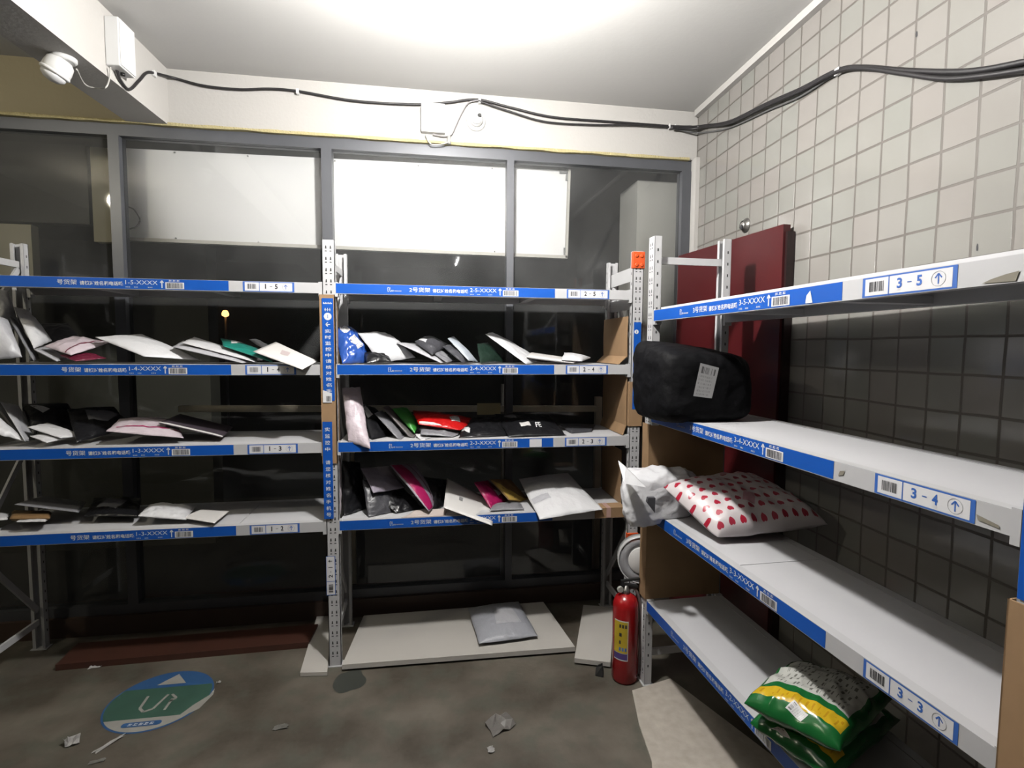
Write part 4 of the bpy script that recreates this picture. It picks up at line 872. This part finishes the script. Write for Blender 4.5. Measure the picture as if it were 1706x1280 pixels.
# round floor sticker
fs = Decal((-1.137, 2.392, .0015), (1,0,0), (0,1,0)); FB = mat('floor_sticker_blue', (.03,.10,.25), .5, var=.15, vscale=20); FG = mat('floor_sticker_green', (.045,.11,.08), .5, var=.3, vscale=9); FW = mat('floor_sticker_white', (.33,.32,.29), .6, var=.15, vscale=20)
R = .195
def seg(m, v0, v1, h):
    pts = []; n = 16
    a0, a1 = math.asin(max(-1, v0/R)), math.asin(min(1, v1/R))
    for k in range(n+1): a = a0+(a1-a0)*k/n; pts.append((R*math.cos(a), R*math.sin(a)))
    for k in range(n+1): a = a1+(a0-a1)*k/n; pts.append((-R*math.cos(a), R*math.sin(a)))
    fs.poly('floor_sticker', m, pts, 0, h)
fs.disc('floor_sticker', FB, 0, 0, R+.008, 0, -.0006, 48)
seg(FW, -R, -.115, 0); seg(FG, -.115, .085, 0); seg(FB, .085, R, 0)
fs.poly('arrow', FW, [(-.06,.105),(.06,.105),(.0,.18)], .0008)
fs.stroke('mark', FW, [(-.06,.03),(-.055,-.05),(-.03,-.075),(.0,-.06),(.02,.03)], .011, .0008); fs.stroke('mark', FW, [(.035,.03),(.065,.0),(.045,-.02)], .010, .0008); fs.stroke('mark', FW, [(.05,.0),(.05,-.075)], .010, .0008)
fs.rect('pill', FB, -.06, .06, -.165, -.137, .0008); fs.disc('pill', FB, -.06, -.151, .014, .0008, .0001); fs.disc('pill', FB, .06, -.151, .014, .0008, .0001)
tiny_row(fs, 'pill_text', -.05, .05, -.158, .014, .0014, 5)
fs.poly('worn_patch', FW, [(.155,-.06),(.198,.0),(.203,.045),(.212,.0),(.19,-.09),(.15,-.12),(.128,-.115)], .0008)
o = fs.build('floor_sticker', None); tag(o, 'worn round blue and green arrow sticker on the concrete floor', 'floor sticker'); o.rotation_euler = (0,0,0)
# damp patch and bits of paper
pd = bmesh.new(); n = 28; c = Vector((-.355, 2.40, .0012)); vs = []
for k in range(n):
    a = 2*math.pi*k/n; rr = 1+.28*noise.noise((math.cos(a)*1.3, math.sin(a)*1.3, 4)); vs.append(pd.verts.new(c+Vector((math.cos(a)*.068*rr, math.sin(a)*.085*rr, 0))))
f = pd.faces.new(vs); me = bpy.data.meshes.new('damp_patch'); pd.to_mesh(me); pd.free()
tag(link('damp_patch', me, mat('damp_concrete', (.045,.05,.042), .5, var=.15)), 'dark damp patch on the floor in front of the post between the racks', 'stain')
def scrap(name, label, px, py, w, l, rz, m, group=None, sd=1, cr=.01):
    c = atz(px, py, .002); bm = bmesh.new(); G = []; r = random.Random(sd)
    for j in range(5):
        G.append([bm.verts.new(c+Matrix.Rotation(rz,3,'Z') @ Vector(((i/4-.5)*w+r.uniform(-.1,.1)*w, (j/4-.5)*l+r.uniform(-.1,.1)*l, abs(r.gauss(0,1))*cr))) for i in range(5)])
    for j in range(4):
        for i in range(4): bm.faces.new([G[j][i],G[j][i+1],G[j+1][i+1],G[j+1][i]])
    r_ = bmesh.ops.solidify(bm, geom=bm.faces[:], thickness=.0006); me = bpy.data.meshes.new(name); bm.to_mesh(me); bm.free()
    return tag(link(name, me, m), label, 'paper scrap', group)
GS = 'paper scraps on the floor'
scrap('paper_scrap', 'small white scrap beyond the left end of the round floor sticker', 159, 1112, .05, .02, .3, P_CARD, GS, 1, .006)
scrap('paper_scrap', 'crumpled white scrap on the floor left of the round sticker', 120, 1236, .05, .06, .5, P_CARD, GS, 2, .008)
scrap('paper_scrap', 'torn white strip beside the lower edge of the round sticker', 182, 1240, .018, .10, -.6, P_CARD, GS, 3, .003)
scrap('paper_scrap', 'small grey scrap at the bottom left of the floor', 162, 1269, .05, .015, .2, FW, GS, 4, .003)
scrap('paper_scrap', 'tiny white scrap right of the round sticker', 364, 1138, .018, .012, .3, P_CARD, GS, 5, .003)
scrap('paper_scrap', 'pale scrap in the middle of the bare floor', 468, 1212, .055, .03, .1, FW, GS, 6, .003)
scrap('paper_scrap', 'crumpled clear film on the floor below the mailer', 833, 1208, .11, .08, .4, film('clear_white_scrap', (.36,.34,.32)), GS, 7, .012)
scrap('paper_scrap', 'small white scrap below the crumpled clear film', 818, 1250, .025, .03, .2, P_CARD, GS, 8, .004)

# ------------------------------------------------------------------ fire extinguisher
ex = empty('fire_extinguisher', (.895, 2.235, 0)); tag(ex, 'red fire extinguisher with yellow label standing by the right rack', 'fire extinguisher')
EXR = mat('red_enamel', (.40,.010,.012), .25, var=.05)
r = .058; zt = .405
MB().lathe([(r*.9,0),(r,.012),(r,zt*.86),(r*.97,zt*.90),(r*.82,zt*.955),(r*.5,zt*.99),(.020,zt)], 40).build('cylinder', EXR, ex)
BLK = mat('black_plastic', (.012,.012,.012), .4); CHR = mat('grey_metal', (.35,.34,.32), .3, metal=.8)
MB().lathe([(.018,zt-.004),(.018,zt+.02),(.013,zt+.022),(.013,zt+.04)], 18).build('valve', CHR, ex)
hd = MB(); hd.bar((-.022,0,zt+.045),(.05,-.012,zt+.034),.016,.01); hd.bar((-.02,0,zt+.058),(.058,-.015,zt+.072),.014,.008); hd.bar((-.02,0,zt+.03),(-.02,0,zt+.062),.016,.01); hd.build('handle', BLK, ex)
MB().lathe([(.013,-.008),(.015,0),(.013,.006)], 16, Matrix.Translation((-.030,-.006,zt+.022)) @ Matrix.Rotation(math.pi/2, 4, 'X')).build('gauge', mat('gauge_rim', (.55,.55,.5), .3), ex)
hs = MB(); hs.tube(smooth_path([(.012,.0,zt+.022),(.040,-.008,zt+.02),(.062,-.02,zt-.05),(.063,-.022,zt-.2),(.062,-.02,.10),(.062,-.018,.03)]), .007, 10); hs.build('hose', mat('dark_pink_grey_hose', (.16,.12,.12), .45), ex)
hn = MB(); hn.tube([(.068,-.03,zt-.04),(.069,-.031,.05)], .003, 8); hn.build('cable_tie', P_CARD, ex)
def wrap(a0, a1, z0, z1, rr, m, name, par):
    bm = bmesh.new(); n = 14; lo = []; hi = []
    for k in range(n+1): a = a0+(a1-a0)*k/n; lo.append(bm.verts.new((rr*math.cos(a), rr*math.sin(a), z0))); hi.append(bm.verts.new((rr*math.cos(a), rr*math.sin(a), z1)))
    for k in range(n): bm.faces.new([lo[k],lo[k+1],hi[k+1],hi[k]]).smooth = True
    me = bpy.data.meshes.new(name); bm.to_mesh(me); bm.free(); return link(name, me, m, par)
A0, A1 = math.radians(195), math.radians(262)
lb = wrap(A0, A1, .115, .30, r+.0006, P_CARD, 'label', ex); lb['label'] = 'white-edged yellow instruction label'
wrap(A0, A1-.05, .150, .295, r+.001, mat('yellow_label', (.62,.45,.03), .4), 'yellow_field', lb); wrap(A0, A1-.05, .12, .148, r+.001, mat('violet_label', (.10,.06,.25), .4), 'violet_band', lb)
for i, z in enumerate((.275,.235,.20,.168)):
    for k in range(3 if i in (0,3) else 1): a = math.radians(222)+k*.22; wrap(a, a+.14+.06*(i == 1), z-.008, z+.008, r+.0014, INK if i != 3 else LBLUE, 'printed_mark', lb)
wg = MB(); wg.hexa([Vector(q) for q in ((.765,2.27,0),(.80,2.25,0),(.82,2.30,0),(.79,2.32,0),(.775,2.29,.03),(.80,2.27,.045),(.812,2.30,.045),(.795,2.31,.03))])
tag(wg.build('rubber_wedge', BLK, bevel=.004), 'small black rubber wedge on the floor left of the fire extinguisher', 'wedge')
# roll of packing tape hanging behind the extinguisher
tc = at(1068, 932, 2.30); tr = empty('tape_roll', tc); tag(tr, 'large roll of clear tape with white core label hanging above the fire extinguisher', 'tape roll')
tr.rotation_euler = (math.radians(86), math.radians(0), math.radians(-14))
MB().lathe([(.058,-.035),(.1035,-.035),(.1035,.018),(.058,.018),(.058,-.035)], 48, cap=False).build('tape', CLEAR, tr)
MB().lathe([(.056,-.036),(.062,.0225),(.060,.024),(.004,.024)], 48).build('core_label', P_CARD, tr)
wr_ = MB(); wr_.lathe([(.104,-.036),(.1092,-.036),(.1092,.0215),(.104,.0215),(.104,-.036)], 48, cap=False); wr_.build('outer_wrap', mat('white_glossy_wrap', (.6,.6,.6), .25), tr)
hk = MB(); hk.tube([tc+Vector((.02,.0,.0)), tc+Vector((.02,-.10,.0))], .004, 8); hk.bm.free()

# ------------------------------------------------------------------ maroon door leaf against the tiled wall, vent cap
dl = empty('door_leaf', (1.436, 2.90, 0)); tag(dl, 'dark maroon door leaf standing open against the tiled wall behind the right rack', 'door')
DOORM = mat('maroon_lacquer', (.085,.010,.012), .28, var=.12, vscale=3)
pa, pb = Vector((1.434,2.90,0)), Vector((1.505,2.085,0)); dirv = (pb-pa).normalized(); nv = Vector((dirv.y,-dirv.x,0)); nv = nv if nv.x > 0 else -nv
DT = 2.052
def dbox(a, b, t0, t1, z0, z1): q = [pa+dirv*a+nv*t0, pa+dirv*b+nv*t0, pa+dirv*b+nv*t1, pa+dirv*a+nv*t1]; q = [p-Vector((1.436,2.90,0)) for p in q]; return MB().hexa([Vector((p.x,p.y,z0)) for p in q]+[Vector((p.x,p.y,z1)) for p in q])
Ld = (pb-pa).length
dbox(0, Ld, 0, .036, .01, DT).build('panel', DOORM, dl)
dbox(Ld-.004, Ld+.012, .012, .05, .01, DT-.03).build('edge_rebate', mat('maroon_dark_edge', (.02,.006,.006), .4), dl)
vp = Vector((1.563,2.457,2.133)) if False else None
wn = Vector((math.sin(-1.5937), -math.cos(-1.5937), 0)); wn = wn if wn.x < 0 else -wn
def onwall(px, py, off=0.0):
    p0 = Vector((1.555,1.866,0))+wn*off; r_ = ray(px, py); return EYEV+r_*((p0-EYEV).dot(wn)/r_.dot(wn))
vc = onwall(1243, 376)
ve = empty('vent_cap', vc); tag(ve, 'round metal vent cap on the tiled wall above the maroon door leaf', 'vent cap'); ve.rotation_euler = (0, math.radians(-90), math.radians(-1.3))
MB().lathe([(.036,0),(.034,.006),(.026,.010),(.022,.022)], 28, cap=False).build('flange', CHR, ve); MB().lathe([(.021,.002),(.020,.018),(.012,.026),(.002,.028)], 20).build('cap', mat('bright_metal', (.6,.58,.55), .25, metal=.6), ve)
MB().box(-.02, .0, -.012, .0, .022, .03).build('dark_slot', INK, ve)
# chips in the wall tiles
for q, w, h, lab in (((1527,57),.008,.020,'small black mark high on the tiled wall near the top edge of the photo'), ((1628,412),.006,.022,'short black gap in the tile joint above the location label 3-5'), ((1273,245),.006,.006,'tiny dark chip in the tiled wall left of the cable bundle')):
    c = onwall(*q, .0008); t_ = Vector((wn.y, -wn.x, 0)); bm = bmesh.new()
    bm.faces.new([bm.verts.new(c+t_*a*w+Vector((0,0,b*h))) for a, b in ((-.5,-.3),(-.1,-.5),(.4,-.4),(.5,.1),(.15,.5),(-.3,.35))]); me = bpy.data.meshes.new('wall_chip'); bm.to_mesh(me); bm.free(); tag(link('wall_chip', me, INK), lab, 'wall chip')

# ------------------------------------------------------------------ cables, junction boxes, cameras
BN = Vector((1, -.0427, 0)).normalized(); BP = Vector((-1.276, 3.0, 0))
CABM = mat('black_cable_sheath', (.018,.016,.018), .5); WCAB = mat('white_cable_sheath', (.62,.60,.56), .5)
def onbeam(px, py, off=0.0):
    p0 = BP+BN*off; r_ = ray(px, py); return EYEV+r_*((p0-EYEV).dot(BN)/r_.dot(BN))
yb = 2.985
path = [onbeam(193,110,.02), onbeam(200,132,.012), onbeam(215,149,.008), onbeam(232,134,.008), onbeam(245,121,.008), onbeam(262,123,.008)]
path += [at(290,130,yb), at(340,143,yb), at(400,149,yb), at(450,148,yb), at(497,152,yb), at(590,168,yb), at(690,174,yb), at(745,171,yb), at(795,166,yb), at(850,179,yb), at(920,195,yb), at(1020,203,yb), at(1118,210,yb), at(1152,211,yb)]
c1 = MB(); c1.tube(smooth_path(path), .0062, 8); tag(c1.build('cable', CABM), 'black cable running along the white header above the window from the junction box', 'cable')
c2 = MB(); c2.tube(smooth_path([at(797,168,yb-.012), at(850,186,yb-.008), at(910,203,yb-.004), at(990,208,yb-.004), at(1060,208,yb-.013), at(1118,212,yb-.013)]), .005, 8); tag(c2.build('cable', CABM), 'second black cable sagging below the first right of the small camera', 'cable')
def wallpath(offs): return [onwall(x, y, .010+offs) for x, y in ((1172,210),(1215,203),(1280,172),(1335,148),(1396,117),(1440,112))]
c3 = MB(); pw = wallpath(0); c3.tube(smooth_path([at(1118,211,yb-.02), at(1150,212,2.95)]+pw+[onwall(x,y,.012) for x, y in ((1500,117),(1580,120),(1640,116),(1730,98))]), .0085, 8); tag(c3.build('cable', CABM), 'thick black cable rising along the top of the tiled wall, uppermost of three', 'cable')
c4 = MB(); c4.tube(smooth_path([at(1118,213,yb-.03), at(1152,215,2.945)]+[onwall(x, y, .022) for x, y in ((1175,211),(1216,205),(1280,175),(1335,151),(1396,119),(1440,114),(1500,122),(1570,131),(1640,126),(1730,112))]), .007, 8); tag(c4.build('cable', CABM), 'black cable sagging below the thick one on the tiled wall, middle of three', 'cable')
c5 = MB(); c5.tube(smooth_path([at(1121,214,yb-.01), at(1150,220,2.955)]+[onwall(x, y, .008) for x, y in ((1172,221),(1215,213),(1280,184),(1335,160),(1396,122),(1440,115),(1520,124),(1580,129),(1650,124),(1730,118))]), .0045, 8); tag(c5.build('cable', mat('grey_cable_sheath', (.12,.12,.12), .45)), 'thin grey cable hanging lowest of three on the tiled wall', 'cable')
c6 = MB(); c6.tube(smooth_path([at(800,167,yb-.008), at(781,171,yb-.008), at(770,187,yb-.004), at(760,208,yb-.004), at(752,224,yb-.004), at(740,227,yb-.004), at(729,225,yb-.008), at(721,223,yb-.012)]), .0032, 8); tag(c6.build('cable', mat('grey_white_cable', (.35,.34,.35), .5)), 'thin grey cable looping from the clip down to the white wall box', 'cable')
c7 = MB(); c7.tube(smooth_path([at(709,224,yb-.01), at(714,236,yb-.012), at(722,241,yb-.012), at(738,240,yb-.012), at(748,236,yb-.012)]), .003, 8); tag(c7.build('cable', WCAB), 'short white cable loop under the white wall box', 'cable')
GC = 'white cable clips'
CLIPM = mat('white_clip_plastic', (.85,.85,.84), .4)
def clip(p, lab, w=.014): tag(MB().box(p.x-w/2, p.x+w/2, p.y-.012, p.y+.012, p.z-.016, p.z+.010).build('cable_clip', CLIPM, bevel=.002), lab, 'cable clip', GC)
clip(onbeam(257,122,.006), 'white cable clip on the beam near the window corner'); clip(at(496,152,yb), 'white cable clip on the header above the left signboard half'); clip(at(799,167,yb-.003), 'white cable clip on the header above the small camera')
clip(at(1115,210,yb-.008), 'white cable clip on the header near the tiled wall, left of two', .007); clip(at(1124,211,yb-.008), 'white cable clip on the header near the tiled wall, right of two', .007); clip(onwall(1396,118,.012), 'white cable clip on the tiled wall where the cables peak')
# junction box on the beam
jb = empty('junction_box', onbeam(188,80)); tag(jb, 'white junction box on the side of the ceiling beam with a black cable', 'junction box'); jb.rotation_euler = (0,0,math.atan2(BN.y, BN.x))
MB().box(.0, .055, -.055, .055, -.095, .10).build('body', CLIPM, jb, bevel=.004); MB().box(.055, .060, -.052, .052, -.090, .095).build('lid', CLIPM, jb, bevel=.002); MB().lathe([(.009,-.105),(.009,-.095)], 14, Matrix.Translation((.028,.012,0))).build('cable_gland', BLK, jb)
# junction box on the header
wb_c = at(722, 196, 3.0)
j2 = empty('junction_box', wb_c); tag(j2, 'flat white box on the header left of the small camera', 'junction box')
MB().box(at(702,200,3.0).x-wb_c.x, at(741,200,3.0).x-wb_c.x, -.035, 0, at(720,224,3.0).z-wb_c.z, at(720,176,3.0).z-wb_c.z).build('body', CLIPM, j2, bevel=.003)
MB().box(at(702,200,3.0).x-wb_c.x-.003, at(702,200,3.0).x-wb_c.x, -.035, 0, at(720,222,3.0).z-wb_c.z, at(720,182,3.0).z-wb_c.z).build('side_seam', INKG, j2)
pc_ = at(748, 234, 2.985); tag(MB().lathe([(.011,-.02),(.012,.0),(.010,.022),(.005,.026)], 14, Matrix.Translation(pc_)).build('cable_connector', mat('grey_connector', (.45,.45,.42), .5)), 'small grey cable connector hanging under the header beside the white box', 'connector')
# small eyeball camera on the header
ec = empty('security_camera', at(793, 203, 3.0)); tag(ec, 'small round white security camera with two lenses on the header above the window', 'security camera'); ec.rotation_euler = (math.radians(90), 0, 0)
MB().lathe([(.052,0),(.052,.010),(.046,.018),(.040,.020)], 36).build('base', CLIPM, ec); MB().lathe([(.036,.018),(.037,.030),(.030,.048),(.016,.056),(.002,.057)], 32).build('ball', CLIPM, ec)
for x, m_, nme in ((-.015,mat('pale_lens', (.45,.45,.46), .2),'infrared_lens'), (.014,BLK,'lens')): MB().lathe([(.0105,.046),(.0105,.058),(.008,.0585),(.002,.057)], 20, Matrix.Translation((x,.012,0))).build(nme, m_, ec)
MB().tube([(math.cos(a)*.026, -.004+math.sin(a)*.026, .048) for a in [math.radians(200+i*14) for i in range(11)]], .0016, 6).build('grille_slot', INKG, ec)
# larger camera under the beam
lc = empty('security_camera', atz(106, 96, HEADZ)); lc.scale = (.78,.78,.78); tag(lc, 'large white dome security camera under the ceiling beam at upper left', 'security camera'); lc.rotation_euler = (0, 0, .4)
MB().lathe([(.055,0),(.055,-.014),(.045,-.022)], 32).build('mount', CLIPM, lc)
dm_ = Matrix.Translation((-.012,-.005,-.03)) @ Matrix.Rotation(math.radians(28), 4, Vector((.35,1,0)))
MB().lathe([(.002,.022),(.040,.018),(.056,0),(.060,-.03),(.060,-.055),(.055,-.062)], 36, dm_).build('housing', CLIPM, lc)
MB().lathe([(.0605,-.050),(.0635,-.058),(.060,-.064),(.050,-.066)], 36, dm_).build('face_ring', CLIPM, lc)
MB().lathe([(.054,-.060),(.050,-.082),(.03,-.098),(.002,-.104)], 32, dm_).build('dome', mat('white_dome', (.75,.75,.76), .25), lc)
c8 = MB(); p0 = lc.location; c8.tube(smooth_path([p0+Vector((.038,.01,-.035)), atz(141,140,2.60), atz(160,147,2.60), onbeam(176,146,.02), onbeam(183,128,.012), onbeam(184,112,.02)]), .003, 8); tag(c8.build('cable', WCAB), 'thin white cable from the large camera to the junction box on the beam', 'cable')
